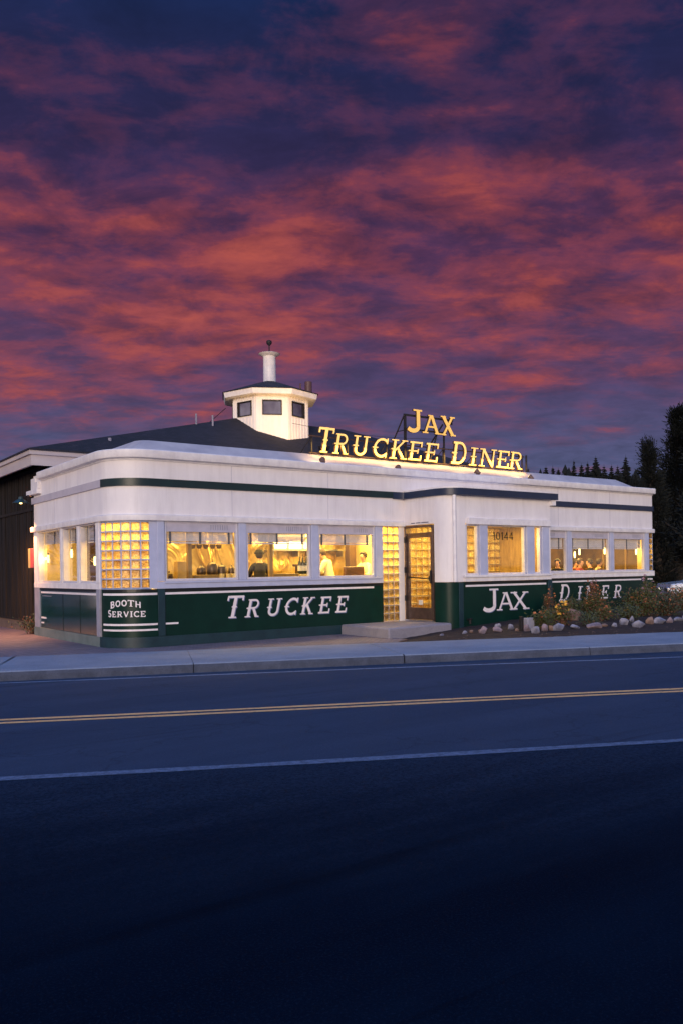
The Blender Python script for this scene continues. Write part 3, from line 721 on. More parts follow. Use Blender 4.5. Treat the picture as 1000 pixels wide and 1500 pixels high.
# BOOTH SERVICE, wrapped on the rounded corner
def cmap(s, y, z):
    a = s / RC; o = -y
    if a < 0: return (-o, RC - s, z)
    if a > math.pi / 2: return (RC + (s - RC * math.pi / 2), -o, z)
    return (RC - (RC + o) * math.cos(a), RC - (RC + o) * math.sin(a), z)
def curved_text(word, s0, s1, z0, h0, h, archh):
    n = len(word); ws = [glyph(c, False)[0] + .13 for c in word]; tot = sum(ws); s = s0
    for i, ch in enumerate(word):
        wd = (ws[i] - .13) / tot * (s1 - s0); hh = h0 if i == 0 else h
        mid = (s + wd / 2 - (s0 + s1) / 2) / ((s1 - s0) / 2)
        zz = z0 + archh * (1 - mid * mid) ; mb = MB(); sl = 0
        def fm(x, y, z, mid=mid, sx=s + wd / 2): return cmap(x, y, z - archh * .9 * 2 * mid * (x - sx) / ((s1 - s0) / 2) )
        glyph_mesh(mb, ch, s, s + wd, zz, zz + hh, -.006, .004, 0, False, fm, bold=1.45)
        P(mb, 'painted_letter', M['letter_white'], recalc=False); s += ws[i] / tot * (s1 - s0)
curved_text('BOOTH', .34, 1.01, .79, .135, .125, .055)
curved_text('SERVICE', .26, 1.10, .625, .14, .115, .0)

# glass block panels -------------------------------------------------------
def block_panel(name, fn, cols, rows, z0, z1, s0, s1, mort, depth=.09, label=None, parent=None, gap=.018, zt=None, hint=1):
    """fn(s, offset, z) -> point. blocks as bulged quads with real thickness, mortar as a grid of bars"""
    mb = MB(); mb.mi = 0
    zs = [z0 + (z1 - z0) * k / rows for k in range(rows + 1)] if zt is None else zt
    ss = [s0 + (s1 - s0) * k / cols for k in range(cols + 1)]
    def pbox(a, b, c, d, o0, o1, nsub=1):
        for k in range(nsub):
            u0 = a + (b - a) * k / nsub; u1 = a + (b - a) * (k + 1) / nsub
            p = [fn(u, o, z) for u, o, z in ((u0, o0, c), (u1, o0, c), (u1, o1, c), (u0, o1, c), (u0, o0, d), (u1, o0, d), (u1, o1, d), (u0, o1, d))]
            for f in ((0, 3, 2, 1), (4, 5, 6, 7), (0, 1, 5, 4), (1, 2, 6, 5), (2, 3, 7, 6), (3, 0, 4, 7)): mb.quad(*[p[i] for i in f])
    for s in ss: pbox(s - gap / 2, s + gap / 2, zs[0], zs[-1], -depth, -.012)
    for z in zs: pbox(ss[0], ss[-1], z - gap / 2, z + gap / 2, -depth + .001, -.013, 2 * cols)
    mb.mi = 1
    for i in range(cols):
        for j in range(len(zs) - 1):
            a, b = ss[i] + gap / 2, ss[i + 1] - gap / 2; c, d = zs[j] + gap / 2, zs[j + 1] - gap / 2
            if d - c < .01: continue
            m_ = .022; o0 = -.014; o1 = -.001
            ring = [fn(a, o0, c), fn(b, o0, c), fn(b, o0, d), fn(a, o0, d)]; inn = [fn(a + m_, o1, c + m_), fn(b - m_, o1, c + m_), fn(b - m_, o1, d - m_), fn(a + m_, o1, d - m_)]
            mb.quad(*inn)
            for k in range(4): mb.quad(ring[k], ring[(k + 1) % 4], inn[(k + 1) % 4], inn[k])
    o = P(mb, name, [mort, M['block']], label, parent=parent, recalc=False); return o
def ff(y): return lambda s, o, z: (s, y - o, z)
zt = [1.195] + [2.555 - .193 * k for k in range(7, -1, -1)]
block_panel('glass_block_window', lambda s, o, z: cmap(s, -o, z), 6, 8, 0, 0, -.0, 1.20, M['mortar'], label='curved glass block corner window', zt=zt, gap=.026)
mb = MB(); mb.band(CORNER[13:] + [(.88, 0, 0, -1)], -.1, -.004, 1.185, 2.576); mb.box(0, .03, .78, .86, 1.19, 2.57); mb.band(CORNER[:], -.1, -.002, 2.556, 2.577); P(mb, 'block_frame', M['mullion'], smooth='auto')
block_panel('glass_block_window', ff(.0), 3, 12, .235, 2.575, 6.69, 7.20, M['greycol'], label='tall glass block strip beside the entrance')
block_panel('glass_block_window', ff(.0), 1, 7, 1.36, 2.575, 17.58, 17.80, M['mortar'], label='narrow glass block strip at the right corner')

# windows --------------------------------------------------------------
def window(x0, x1, z0, z1, y=0, flip=None, blind=True, header=True, label=None, blz=2.13, rec=.06):
    """front window in the plane Y=y; flip -> side wall version (x is Y on the side wall)"""
    def T(a, b, c, d, e, f):     # a..b along, c..d depth(positive inward), e..f z
        return (c, d, a, b, e, f) if flip else (a, b, y + c, y + d, e, f)
    mb = MB(); fw = .045
    zt_ = z1
    mb.box(*T(x0, x0 + fw, -.0, rec + .04, z0, z1)); mb.box(*T(x1 - fw, x1, -.0, rec + .04, z0, z1)); mb.box(*T(x0 + fw, x1 - fw, 0, rec + .04, z0, z0 + fw)); mb.box(*T(x0 + fw, x1 - fw, 0, rec + .04, z1 - .03, z1))
    fr = P(mb, 'window', M['jamb'], label, bevel=.004)
    if header:
        h = MB(); h.box(*T(x0 + fw, x1 - fw, .012, rec + .035, 2.36, z1 - .031))
        xs = x0 + (x1 - x0) * .62; n_ = 8
        h2 = MB()
        for k in range(n_): h2.box(*T(xs + k * .055, xs + k * .055 + .016, .007, .011, 2.41, z1 - .06))
        o = h.build('valance', M['valance'], fr); o2 = h2.build('vent_slot', M['greycol'], fr)
    g_ = MB(); g_.box(*T(x0 + fw, x1 - fw, rec, rec + .006, z0 + fw, (2.36 if header else z1 - .031))); g_.build('pane', M['glass'], fr)
    if blind:
        b_ = MB(); zt2 = 2.36 if header else z1 - .04; z = zt2 - .012; xa, xb = x0 + fw + .02, x1 - fw - .02
        while z > blz + .02:
            b_.box(*T(xa, xb, rec + .058, rec + .064, z, z + .022)); z -= .026
        b_.box(*T(xa, xb, rec + .046, rec + .08, blz - .012, blz + .016))
        b_.mi = 1
        L = x1 - x0
        for fx in (.10, .5, .90): b_.box(*T(x0 + L * fx - .022, x0 + L * fx + .022, rec + .036, rec + .044, blz - .02, zt2))
        b_.build('blind', [M['blind'], M['blind_tape']], fr)
    return fr
for i, (a, b) in enumerate(((1.04, 2.73), (2.93, 4.60), (4.81, 6.45))):
    window(a, b, 1.337, 2.576, label=('front window nearest the glass block corner', 'front window with a dark clad person behind', 'front window nearest the entrance')[i])
for i, (a, b) in enumerate(((11.13, 13.56), (13.76, 15.55), (15.75, 17.37))):
    window(a, b, 1.357, 2.576, label=('partly hidden right window beside the porch', 'middle right window with diners behind', 'right corner window')[i], blz=2.06)
for i, (a, b) in enumerate(((1.05, 2.14), (2.30, 3.35), (3.51, 5.33))):
    window(a, b, 1.312, 2.576, flip=True, header=False, blz=2.2 + .03 * i, rec=.1, label=('side window next to the glass blocks', 'middle side window', 'rear side window')[i])

# entrance porch ------------------------------------------------------
VX0, VX1, VY = 7.38, 11.0, -1.6
VR = .4
VARC = arc(VX0 + VR, VY + VR, VR, 180, 270, 12)
pv = [(VX0, -1.13, -1, 0)] + VARC + [(7.97, VY, 0, -1)]
mb = MB(); mb.band([(VX0, 0, -1, 0), (VX0, -1.13, -1, 0)] + VARC + [(11.0, VY, 0, -1)], -.1, 0, 2.60, 3.30)
mb.band(pv, -.1, 0, 1.19, 2.60); mb.box(10.66, 11.0, VY, VY + .1, 1.19, 2.60); mb.box(10.9, 11.0, VY + .1, -.0, 1.19, 3.3)
mb.box(7.2, 7.375, -.0, .12, .2, 2.62)
P(mb, 'porch_wall', M['white'], smooth='auto')
mb = MB(); mb.band(pv, -.1, 0, -.05, 1.185); mb.box(7.97, 10.98, VY + .003, VY + .1, -.05, 1.185); mb.box(10.9, 10.995, VY + .1, .0, -.05, 1.185)
P(mb, 'porch_base', M['green'], smooth='auto')
mb = MB(); mb.box(7.72, 7.86, VY - .02, VY + .02, .0, 1.18); mb.box(10.86, 11.02, VY - .03, VY + .04, .0, 1.18); PS(mb, 'pilaster', M['kick'], bevel=.004)
mb = MB(); mb.tube((7.60, VY - .015, 1.19), (7.60, VY - .015, 3.26), .045, n=12); P(mb, 'downpipe', M['white_trim'], smooth='auto')
mb = MB(); mb.box(8.0, 10.93, VY - .09, VY + .02, 2.565, 2.73); P(mb, 'lintel', M['white_trim'], bevel=.012)
mb = MB(); mb.box(7.9, 10.97, VY - .05, VY + .1, 1.19, 1.34); mb.box(7.86, 10.96, VY - .09, VY - .03, 1.29, 1.35); P(mb, 'sill', M['white_trim'], bevel=.006)
mb = MB(); mb.box(7.94, 10.86, VY - .006, VY + .01, 1.125, 1.186); PS(mb, 'black_strip', M['black'])
mb = MB(); mb.box(7.94, 10.8, VY - .012, VY - .004, 1.065, 1.11); PS(mb, 'white_stripe', M['letter_white'])
mb = MB()
for a, b in ((8.40, 8.66), (10.06, 10.34), (10.64, 10.90)): mb.box(a, b, VY - .05, VY + .1, 1.345, 2.566)
PS(mb, 'mullion', M['mullion'], 'pale blue mullions of the porch windows', bevel=.006)
for i, (a, b) in enumerate(((7.97, 8.39), (8.67, 10.05), (10.35, 10.63))):
    f_ = window(a, b, 1.346, 2.566, y=VY, blind=False, header=False, label=('narrow porch window left of the house number', 'wide porch window under the house number', 'narrow porch window at the right')[i])
lettering('JAX', [(8.50, 9.04), (8.98, 9.62), (9.46, 10.14)], [(.44, 1.0), (.46, .90), (.46, .90)], VY - .002, M['letter_white'], M['letter_shadow'], 'painted_letter', slant=0, bold=1.1)
# house number on the glass
s_ = 8.94
mb = MB()
for ch in '10144':
    wch = glyph(ch, False)[0] * .20; glyph_mesh(mb, ch, s_, s_ + wch, 2.205, 2.405, VY + .05, .006, 0, False); s_ += wch + .035
P(mb, 'house_number', M['black'], 'black house number on the porch glass', recalc=False)
# canopy
CR = .55
CARC = arc(VX0 - .06 + CR, VY - .14 + CR, CR, 180, 270, 14)
inner = [(7.02, -.038, -.2, -.98), (7.18, -.06, -.5, -.87), (7.28, -.13, -.85, -.5), (VX0 - .06, -.28, -1, 0)]
cp = inner + [(VX0 - .06, -1.1, -1, 0)] + CARC + [(9, VY - .14, 0, -1), (11.17, VY - .14, 0, -1)]
P(MB().band(cp, -.06, 0, 3.262, 3.425), 'canopy_fascia', M['canopy'], 'dark navy fascia of the entrance canopy', smooth='auto')
mb = MB(); pts = [(p[0] + .01 * 0, p[1]) for p in [(VX0 - .03, -.1, 0, 0)] + [(VX0 - .02, -1.1, 0, 0)] + [(c[0] - c[2] * .04, c[1] - c[3] * .04) for c in CARC] + [(11.15, VY - .11)]] + [(11.15, -.01), (VX0 - .03, -.01)]
mb.prism(pts, 3.30, 3.40); mb.prism([(p[0] * 1, p[1]) for p in [(7.34, -.35), (7.34, -1.1)]] + [(c[0] - c[2] * .07, c[1] - c[3] * .07) for c in CARC] + [(11.1, VY - .07), (11.1, -.02), (7.34, -.02)], 3.402, 3.47)
mb.box(11.0, 11.12, VY - .1, -.0, 3.12, 3.30)
P(mb, 'canopy_roof', M['white_trim'], smooth='auto')
# door in the left side of the porch, facing -X
dw = MB(); dy0, dy1 = -1.10, -.03
dw.box(VX0 - .02, VX0 + .1, dy0, dy0 + .05, .24, 2.58); dw.box(VX0 - .02, VX0 + .1, dy1 - .05, dy1, .24, 2.58); dw.box(VX0 - .02, VX0 + .1, dy0 + .05, dy1 - .05, 2.53, 2.58); dw.box(VX0 - .02, VX0 + .1, dy0 + .05, dy1 - .05, 2.36, 2.40)
P(dw, 'door_frame', M['bronze'], bevel=.004)
dr = MB(); a, b = dy0 + .055, dy1 - .055
for bx in ((a, a + .075, .27, 2.355), (b - .08, b, .27, 2.355), (a + .075, b - .08, .27, .56), (a + .075, b - .08, 2.28, 2.355)): dr.box(VX0 + .01, VX0 + .06, bx[0], bx[1], bx[2], bx[3])
door = P(dr, 'door', M['bronze'], 'bronze framed glass entrance door', bevel=.004)
mb = MB(); mb.box(VX0 + .03, VX0 + .036, a + .076, b - .081, .561, 2.279); mb.build('pane', M['glass'], door)
mb = MB(); mb.tube((VX0 - .03, a + .05, 1.27), (VX0 - .03, b - .1, 1.31), .016, n=8); mb.box(VX0 - .035, VX0 + .01, a + .05, a + .09, 1.22, 1.34); mb.box(VX0 - .035, VX0 + .01, b - .1, b - .07, 1.27, 1.34); mb.build('push_bar', M['iron'], door)
mb = MB(); mb.box(VX0 - .05, VX0 + .008, a - .0, a + .05, 1.16, 1.48); mb.build('door_handle', M['iron'], door, bevel=.006)
for z in (2.17, 1.42, .72): mb = MB(); mb.box(VX0 - .045, VX0 + .0, b + .0, b + .05, z, z + .14); mb.build('hinge', M['iron'], door, bevel=.004)
mb = MB(); mb.box(VX0 + .022, VX0 + .028, a + .40, a + .55, .63, .75); mb.build('notice', M['paper'], door)
mb = MB(); mb.box(VX0 - .04, VX0 + .12, dy0, dy1, .225, .262); mb.build('threshold', M['steel'], door)
mb = MB(); mb.box(VX0 + .03, VX0 + .036, dy0 + .05, dy1 - .05, 2.40, 2.53); mb.build('transom_pane', M['glass'], door)
mb = MB()
for k in range(22):
    if k in (5, 12): continue
    mb.box(VX0 - .008, VX0 - .001, -.28 - k * .03 - .02, -.28 - k * .03, 2.635, 2.655)
P(mb, 'small_print', M['blind_tape'], 'tiny line of dark print above the door')
mb = MB(); mb.tube((7.98, VY - .12, .28), (7.98, VY, .28), .02); mb.tube((7.98, VY - .1, .30), (7.98, VY - .1, .18), .028); mb.tube((7.94, VY - .12, .30), (8.02, VY - .12, .30), .02); P(mb, 'tap', M['iron'])
# porch interior: glass block back wall, golden wood right wall, soffit
block_panel('glass_block_partition', ff(.10), 18, 12, .24, 2.6, 7.46, 11.06, M['mortar_warm'], label='glass block partition inside the porch')
mb = MB(); mb.box(10.86, 10.895, VY + .1, .09, .24, 2.6); mb.box(10.80, 10.86, -.9, -.82, .24, 2.6); mb.box(10.82, 10.86, -.3, -.26, .24, 2.6); PS(mb, 'porch_panelling', M['wood'])
mb = MB(); mb.prism([(7.48, .09), (7.48, -1.2), (7.8, -1.5), (10.8, -1.5), (10.8, .09)], 2.62, 2.68); P(mb, 'porch_ceiling', M['cream'])
mb = MB(); mb.prism([(7.48, .09), (7.48, -1.2), (7.8, -1.5), (10.88, -1.5), (10.88, .09)], .0, .235); P(mb, 'porch_floor', M['tilefloor'])
# roof deck and raised curb (low mansard)
mb = MB(); mb.prism([(.1, 5.6), (.1, .75), (.3, .3), (.75, .1), (17.8, .1), (17.8, 5.6)], 3.90, 3.955); P(mb, 'roof_deck', M['white_trim'])
mb = MB(); A = [(.35, 5.6, 3.96), (.35, .9, 3.96), (.5, .38, 3.96), (.95, .28, 3.96), (17.75, .28, 3.96), (17.75, 5.6, 3.96)]
B = [(.9, 5.6, 4.36), (.9, 1.15, 4.36), (1.0, 1.02, 4.365), (1.15, .98, 4.37), (17.2, .98, 4.37), (17.2, 5.6, 4.36)]
for i in range(5): mb.quad(A[i], A[i + 1], B[i + 1], B[i])
mb.quad(*B)
P(mb, 'raised_roof_curb', M['curb'])
# interior shell
mb = MB(); mb.prism([(.12, 5.5), (.12, .95), (.95, .12), (17.7, .12), (17.7, 5.5)], .0, .2); P(mb, 'floor', M['tilefloor'])
mb = MB(); mb.prism([(.1, 5.5), (.1, .85), (.28, .45), (.45, .28), (.85, .1), (17.7, .1), (17.7, 5.5)], 2.80, 2.86); P(mb, 'ceiling', M['cream'])
mb = MB(); mb.box(1.25, 7.7, 2.60, 2.68, .2, 2.80); P(mb, 'kitchen_wall', M['steelwall'], 'creased stainless kitchen wall')
mb = MB(); mb.box(7.75, 13.0, 2.9, 3.0, .2, 2.8); mb.box(.12, 17.76, 5.42, 5.5, .2, 2.8); mb.box(12.2, 12.28, .7, 5.4, .2, 2.8); PS(mb, 'inner_wall', M['cream'])
mb = MB(); mb.box(13.0, 17.74, 3.1, 3.18, .2, 2.8); P(mb, 'dining_wall', M['dark_int'])
mb = MB(); mb.box(17.66, 17.74, .15, .50, .2, 2.8); PS(mb, 'inner_wall', M['cream'])
mb = MB(); mb.box(17.66, 17.74, .502, 3.1, .2, 2.8); PS(mb, 'inner_wall', M['dark_int'])
mb = MB(); mb.box(1.2, 1.26, 1.3, 5.4, .2, 2.8); PS(mb, 'inner_wall', M['wood_dk'])
# address of interior posts
mb = MB()
for x in (1.81, 3.83): mb.box(x, x + .09, .55, .64, .2, 2.8)
PS(mb, 'inner_post', M['wood'])

# ---------------------------------------------------------------- interior things
def thing(name, mb, mat, label, cat, group=None, **kw):
    o = mb.build(name, mat, **kw); return tag(o, label, cat, group)
# kitchen shelf and counter
mb = MB(); mb.box(4.85, 7.2, 2.2, 2.58, 2.03, 2.07)
for x in (4.95, 5.7, 6.4, 7.1): mb.box(x, x + .03, 2.3, 2.58, 1.88, 2.03)
thing('shelf', mb, M['steel'], 'long bright steel shelf on the kitchen wall', 'shelf')
mb = MB(); mb.box(1.4, 7.3, .72, 1.25, 1.08, 1.13); mb.box(1.45, 7.25, .8, 1.2, .2, 1.08); thing('counter', mb, M['wood'], 'long wooden counter behind the three left front windows', 'counter')
mb = MB(); mb.box(2.03, 2.66, .76, .98, 1.131, 1.45); thing('serving_box', mb, M['wood'], 'wooden box on the counter in the window nearest the glass block corner', 'box', bevel=.01)
mb = MB(); mb.box(4.05, 4.76, .76, .98, 1.131, 1.45); thing('serving_box', mb, M['wood'], 'wooden box on the counter left of the three dark bottles', 'box', bevel=.01)
mb = MB(); mb.box(6.12, 6.72, .80, .9, 1.131, 1.60); thing('menu_board', mb, M['vinyl'], 'brown padded board in front of the two people in white shirts', 'board', bevel=.02)
mb = MB(); mb.box(1.72, 1.96, .90, 1.1, 1.131, 1.76); thing('steel_cabinet', mb, M['cream'], 'cream cabinet on the counter at the left of the first front window', 'cabinet', bevel=.01)
mb = MB(); mb.box(6.90, 7.12, 1.7, 1.9, .2, 2.6); thing('wine_rack', mb, M['wood_dk'], 'tall dark rack between the two people in white shirts', 'rack', bevel=.01)
def bottle(x, y, z, label, h=.30, s=1.0, grp='bottles on the kitchen counter'):
    e = empty('bottle', (x, y, z), label, 'bottle', grp)
    b = MB(); b.lathe((0, 0, 0), [(0, 0), (.038 * s, 0), (.04 * s, .02), (.04 * s, h * .6), (.030 * s, h * .70), (.014 * s, h * .78), (.014 * s, h), (0, h)], 12); b.build('bottle_body', M['bottle'], e, smooth=True)
    l = MB(); l.lathe((0, 0, 0), [(.0412 * s, h * .18), (.0412 * s, h * .48)], 12); l.build('label', M['paper'], e, smooth=True)
mb = MB(); mb.box(4.79, 5.12, .78, 1.0, 1.131, 1.43); thing('crate', mb, M['cream'], 'cream crate under the three dark bottles on the counter', 'crate', bevel=.01)
for i, x in enumerate((4.83, 4.92, 5.02)):
    bottle(x, .85, 1.432, ('leftmost dark bottle of the three on the cream crate', 'middle dark bottle of the three on the cream crate', 'rightmost dark bottle of the three on the cream crate')[i], .42, 1.2)
def pot(x, y, z, r, h, lab, mat='pot', lid=True):
    e = empty('cooking_pot', (x, y, z), lab, 'pot', 'pots and urns on the counter')
    b = MB(); b.lathe((0, 0, 0), [(0, 0), (r * .9, 0), (r, h * .1), (r, h * .8), (r * .75, h)], 16); b.build('pot_body', M[mat], e, smooth=True)
    l = MB(); l.lathe((0, 0, h), [(r * .78, 0), (r * .5, .03), (.02, .045), (.02, .07), (0, .075)], 16); l.build('lid', M[mat], e, smooth=True)
pot(2.28, .90, 1.452, .10, .16, 'low dark pot at the left of the box'); pot(2.56, .90, 1.452, .13, .24, 'large dark urn on the middle of the box'); pot(2.80, .92, 1.131, .13, .50, 'tall dark urn standing right of the wooden box')
pot(1.52, .9, 1.131, .10, .34, 'small dark pot at the far left of the counter'); pot(3.06, .95, 1.131, .09, .46, 'narrow dark pot near the right edge of the first front window'); pot(3.42, 1.1, 1.131, .10, .34, 'dark kettle beside the window post')
mb = MB()
for x in (2.40, 2.64, 2.92):
    pass
for i, x in enumerate((2.70, 2.86, 3.0)):
    mb = MB(); mb.lathe((x, .72, 1.332), [(0, -.20), (.055, -.20), (.06, .14), (0, .14)], 12); thing('canister', mb, M['cream'], ('left cream canister in front of the dark urns', 'middle cream canister in front of the dark urns', 'right cream canister in front of the dark urns')[i], 'canister', 'cream canisters on the box', smooth='auto')
for i in range(6):
    mb = MB(); x = 4.12 + .09 * i; mb.tube((x, 1.5, 2.55), (x, 1.5, 2.42), .008); mb.lathe((x, 1.5, 2.22), [(0, 0), (.05, .0), (.04, .2), (0, .2)], 10)
    thing('ladle', mb, M['pot'], 'dark utensil hanging above the counter in the second front window', 'utensil', 'utensils hanging above the cook', smooth='auto')
for i in range(9):
    x = 4.12 + i * .13 + (.55 if i > 4 else 0); mb = MB(); hh = .1 + .06 * (i % 3); mb.lathe((x, 1.0, 1.131), [(0, 0), (.035, 0), (.04, hh), (0, hh)], 10)
    thing('cup', mb, M['pot'] if i % 2 else M['paper'], ('dark cup' if i % 2 else 'pale cup') + ' standing in the row on the kitchen counter', 'cup', 'cups on the kitchen counter', smooth='auto')
for i in range(3):
    x = 4.95 + i * .45; mb = MB(); mb.box(x, x + .38, 2.25, 2.5, 2.072, 2.24 + .06 * (i % 2)); thing('storage_box', mb, M['paper'], ('pale box at the left end of the kitchen shelf', 'pale box in the middle of the kitchen shelf', 'pale box at the right end of the kitchen shelf')[i], 'box', 'boxes on the kitchen shelf', bevel=.005)

mb = MB(); mb.tube((5.0, 2.15, 2.42), (6.3, 2.15, 2.42), .03, n=10); thing('tube_lamp', mb, M['bulb'], 'bright tube lamp above the steel shelf on the kitchen wall', 'lamp')
area('tube_light', (5.6, 2.12, 2.38), 1.3, .06, 16, (1, .78, .42))
mb = MB(); mb.box(3.3, 6.6, 2.1, 2.55, .2, 1.42); thing('stove', mb, M['pot'], 'dark stove along the kitchen wall behind the cook', 'stove', bevel=.01)
for i in range(5):
    x = 2.55 + .17 * i; mb = MB(); mb.tube((x, 1.9, 2.45), (x, 1.9, 2.2), .008, n=6); mb.lathe((x, 1.9, 2.06), [(0, 0), (.05, .01), (.075, .10), (.07, .11), (0, .03)], 12)
    thing('hanging_pan', mb, M['pot'], 'small dark pan in the row hanging in the first front window', 'pan', 'pans hanging in the first front window', smooth='auto')
for i in range(4):
    x = 5.35 + .16 * i; mb = MB(); mb.lathe((x, .95, 1.131), [(0, 0), (.06, 0), (.075, .02), (.075, .10 + .03 * i), (0, .10 + .03 * i)], 14)
    thing('plate_stack', mb, M['paper'], ('lowest', 'second lowest', 'second tallest', 'tallest')[i] + ' stack of white plates on the kitchen counter', 'plates', 'plate stacks on the counter', smooth='auto')
mb = MB(); mb.box(5.28, 5.46, 1.5, 1.8, 1.131, 1.62); mb.box(5.24, 5.5, 1.45, 1.85, 1.62, 1.68); thing('coffee_machine', mb, M['pot'], 'dark coffee machine at the left of the third front window', 'coffee machine', bevel=.01)
# people ---------------------------------------------------------------
def person(loc, rz, label, shirt, hairm, lean=0, turn=0, seated=False, hat=False, arms=(0.2, .35), s=1.0, group=None, bow=0):
    e = empty('person', loc, label, 'person', group, rz)
    V = []; Ed = []; Rr = []
    def v(p, r, par=None):
        V.append(p); Rr.append(r); i = len(V) - 1
        if par is not None: Ed.append((par, i))
        return i
    hip = .94 if not seated else .47
    def L(y, z): # lean forward (toward -Y) about the hip
        dz = z - hip; return (y - math.sin(lean) * dz, hip + math.cos(lean) * dz)
    def pt(x, y, z): yy, zz = L(y, z); return (x, yy, zz)
    pel = v((0, 0, hip), (.15, .11)); wa = v(pt(0, 0, hip + .18), (.135, .10), pel); ch = v(pt(0, 0, hip + .38), (.165, .115), wa)
    sh = v(pt(0, .01, hip + .50), (.10, .075), ch); ne = v(pt(0, 0, hip + .565), (.052, .055), sh)
    hb = v(pt(0, -.02 - bow * .3, hip + .625), (.065, .075), ne); hd = v(pt(0, -.03 - bow * .6, hip + .72 - bow * .05), (.078, .095), hb); ht = v(pt(0, -.02 - bow, hip + .80 - bow * .12), (.06, .075), hd)
    v(pt(0, -.125 - bow * .6, hip + .70 - bow * .1), (.014, .012), hd)      # nose
    for sx in (-1, 1):
        a = v(pt(.16 * sx, .01, hip + .475), (.062, .062), sh); el = v(pt(.25 * sx, -.08 - arms[0] * .3, hip + .22), (.045, .045), a)
        wr = v(pt(.20 * sx, -.30 - arms[0] * .3, hip + .16 + arms[1] * .2), (.03, .03), el); pm = v(pt(.19 * sx, -.37 - arms[0] * .3, hip + .15 + arms[1] * .2), (.032, .02), wr)
        for k in range(4): v(pt(.19 * sx + (k - 1.5) * .021, -.46 - arms[0] * .3 + abs(k - 1.3) * .006, hip + .13 + arms[1] * .2), (.009, .009), pm)
        v(pt((.19 - .05) * sx, -.40 - arms[0] * .3, hip + .14 + arms[1] * .2), (.010, .010), wr)
        h_ = v((.10 * sx, 0, hip - .06), (.09, .09), pel)
        if seated: kn = v((.12 * sx, -.42, hip + .02), (.06, .06), h_); an = v((.12 * sx, -.42, .08), (.04, .04), kn)
        else: kn = v((.11 * sx, -.01, .50), (.06, .06), h_); an = v((.11 * sx, .02, .09), (.04, .04), kn)
        v((V[an][0], V[an][1] - .16, .045), (.04, .03), an)
    me = bpy.data.meshes.new('body'); me.from_pydata([(a * s, b * s, c * s) for a, b, c in V], Ed, [])
    o = bpy.data.objects.new('body', me); col.objects.link(o); o.parent = e
    md = o.modifiers.new('skin', 'SKIN'); md.use_smooth_shade = True
    sv = me.skin_vertices[0].data
    for i, r in enumerate(Rr): sv[i].radius = (r[0] * s, r[1] * s)
    sv[0].use_root = True
    sub = o.modifiers.new('sub', 'SUBSURF'); sub.levels = 1; sub.render_levels = 2
    dg = bpy.context.evaluated_depsgraph_get(); em = bpy.data.meshes.new_from_object(o.evaluated_get(dg))
    o.modifiers.clear(); o.data = em; em.name = 'body'
    em.materials.clear(); em.materials.append(M['skin'])
    # clothing: shirt / trousers shells taken from the body
    nz = L(0, hip + .54)[1] * s
    def shell(name, cond, mat, off):
        bm = bmesh.new(); bm.from_mesh(em)
        bm.normal_update()
        dele = [f for f in bm.faces if not cond(f.calc_center_median())]
        bmesh.ops.delete(bm, geom=dele, context='FACES')
        for vv in bm.verts: vv.co += vv.normal * off
        m2 = bpy.data.meshes.new(name); bm.to_mesh(m2); bm.free(); m2.materials.append(mat)
        m2.polygons.foreach_set('material_index', [0] * len(m2.polygons))
        m2.polygons.foreach_set('use_smooth', [True] * len(m2.polygons))
        q_ = bpy.data.objects.new(name, m2); col.objects.link(q_); q_.parent = e
    wy = (V[9 if False else el][1] - .12) * s
    shell('shirt', lambda c: c.z > (hip - .04) * s and c.z < nz and (c.y > wy), shirt, .012)
    shell('trousers', lambda c: c.z <= (hip - .02) * s and c.z > .10 * s, M['denim'], .010)
    # hair cap
    hc = Vector((V[hd][0], V[hd][1] + .022, V[hd][2] + .022)) * s
    bm = bmesh.new(); bmesh.ops.create_uvsphere(bm, u_segments=18, v_segments=12, radius=1)
    for vv in bm.verts:
        n_ = 1 + .05 * mnoise.noise(vv.co * 3)
        vv.co = Vector((vv.co.x * .092 * n_, vv.co.y * .112 * n_, vv.co.z * .105 * n_)) * s + hc
    dl = [f for f in bm.faces if (f.calc_center_median() - hc).z < -.035 * s and (f.calc_center_median() - hc).y < .0 * s or ((f.calc_center_median() - hc).y < -.06 * s and (f.calc_center_median() - hc).z < .045 * s)]
    bmesh.ops.delete(bm, geom=dl, context='FACES')
    m2 = bpy.data.meshes.new('hair'); bm.to_mesh(m2); bm.free(); m2.materials.append(hairm); m2.polygons.foreach_set('use_smooth', [True] * len(m2.polygons))
    ho = bpy.data.objects.new('hair', m2); col.objects.link(ho); ho.parent = e
    if hat:
        b = MB(); b.lathe((hc.x, hc.y - .01, hc.z + .02), [(.118, .0), (.122, .01), (.112, .05), (.085, .09), (.04, .11), (0, .112)], 18); b.build('cap', M['cloth_black'], e, smooth=True)
    return e
person((4.12, 1.5, 0.24), R(160), 'person in black top and black cap seen from behind in the second front window', M['cloth_black'], M['hair'], lean=.16, hat=True, s=1.0)
person((6.20, 1.5, 0.26), R(215), 'person in white shirt with bowed head, middle of the third front window', M['cloth_white'], M['hairg'], lean=.30, bow=.05, s=1.04)
person((7.12, 1.25, 0.22), R(-80), 'dark haired person in white shirt in profile at the right of the third front window', M['cloth_white'], M['hair'], lean=.15, s=1.0)
dz = .2
dl_ = [((15.30, .95), R(20), 'seated diner in dull red top, left of the group in the middle right window', M['cloth_red'], M['hairg']),
       ((16.05, 1.15), R(-150), 'seated diner in black at the centre of the middle right window', M['cloth_black'], M['hair']),
       ((16.50, 1.15), R(60), 'seated diner in white top, right of the group in the middle right window', M['cloth_white'], M['hairg']),
       ((14.30, 1.0), R(-60), 'seated diner in dark clothes in the right window beside the porch', M['cloth_black'], M['hair']),
       ((16.30, 1.95), R(10), 'seated diner in dull red top at the back of the middle right window', M['cloth_red'], M['hair'])]
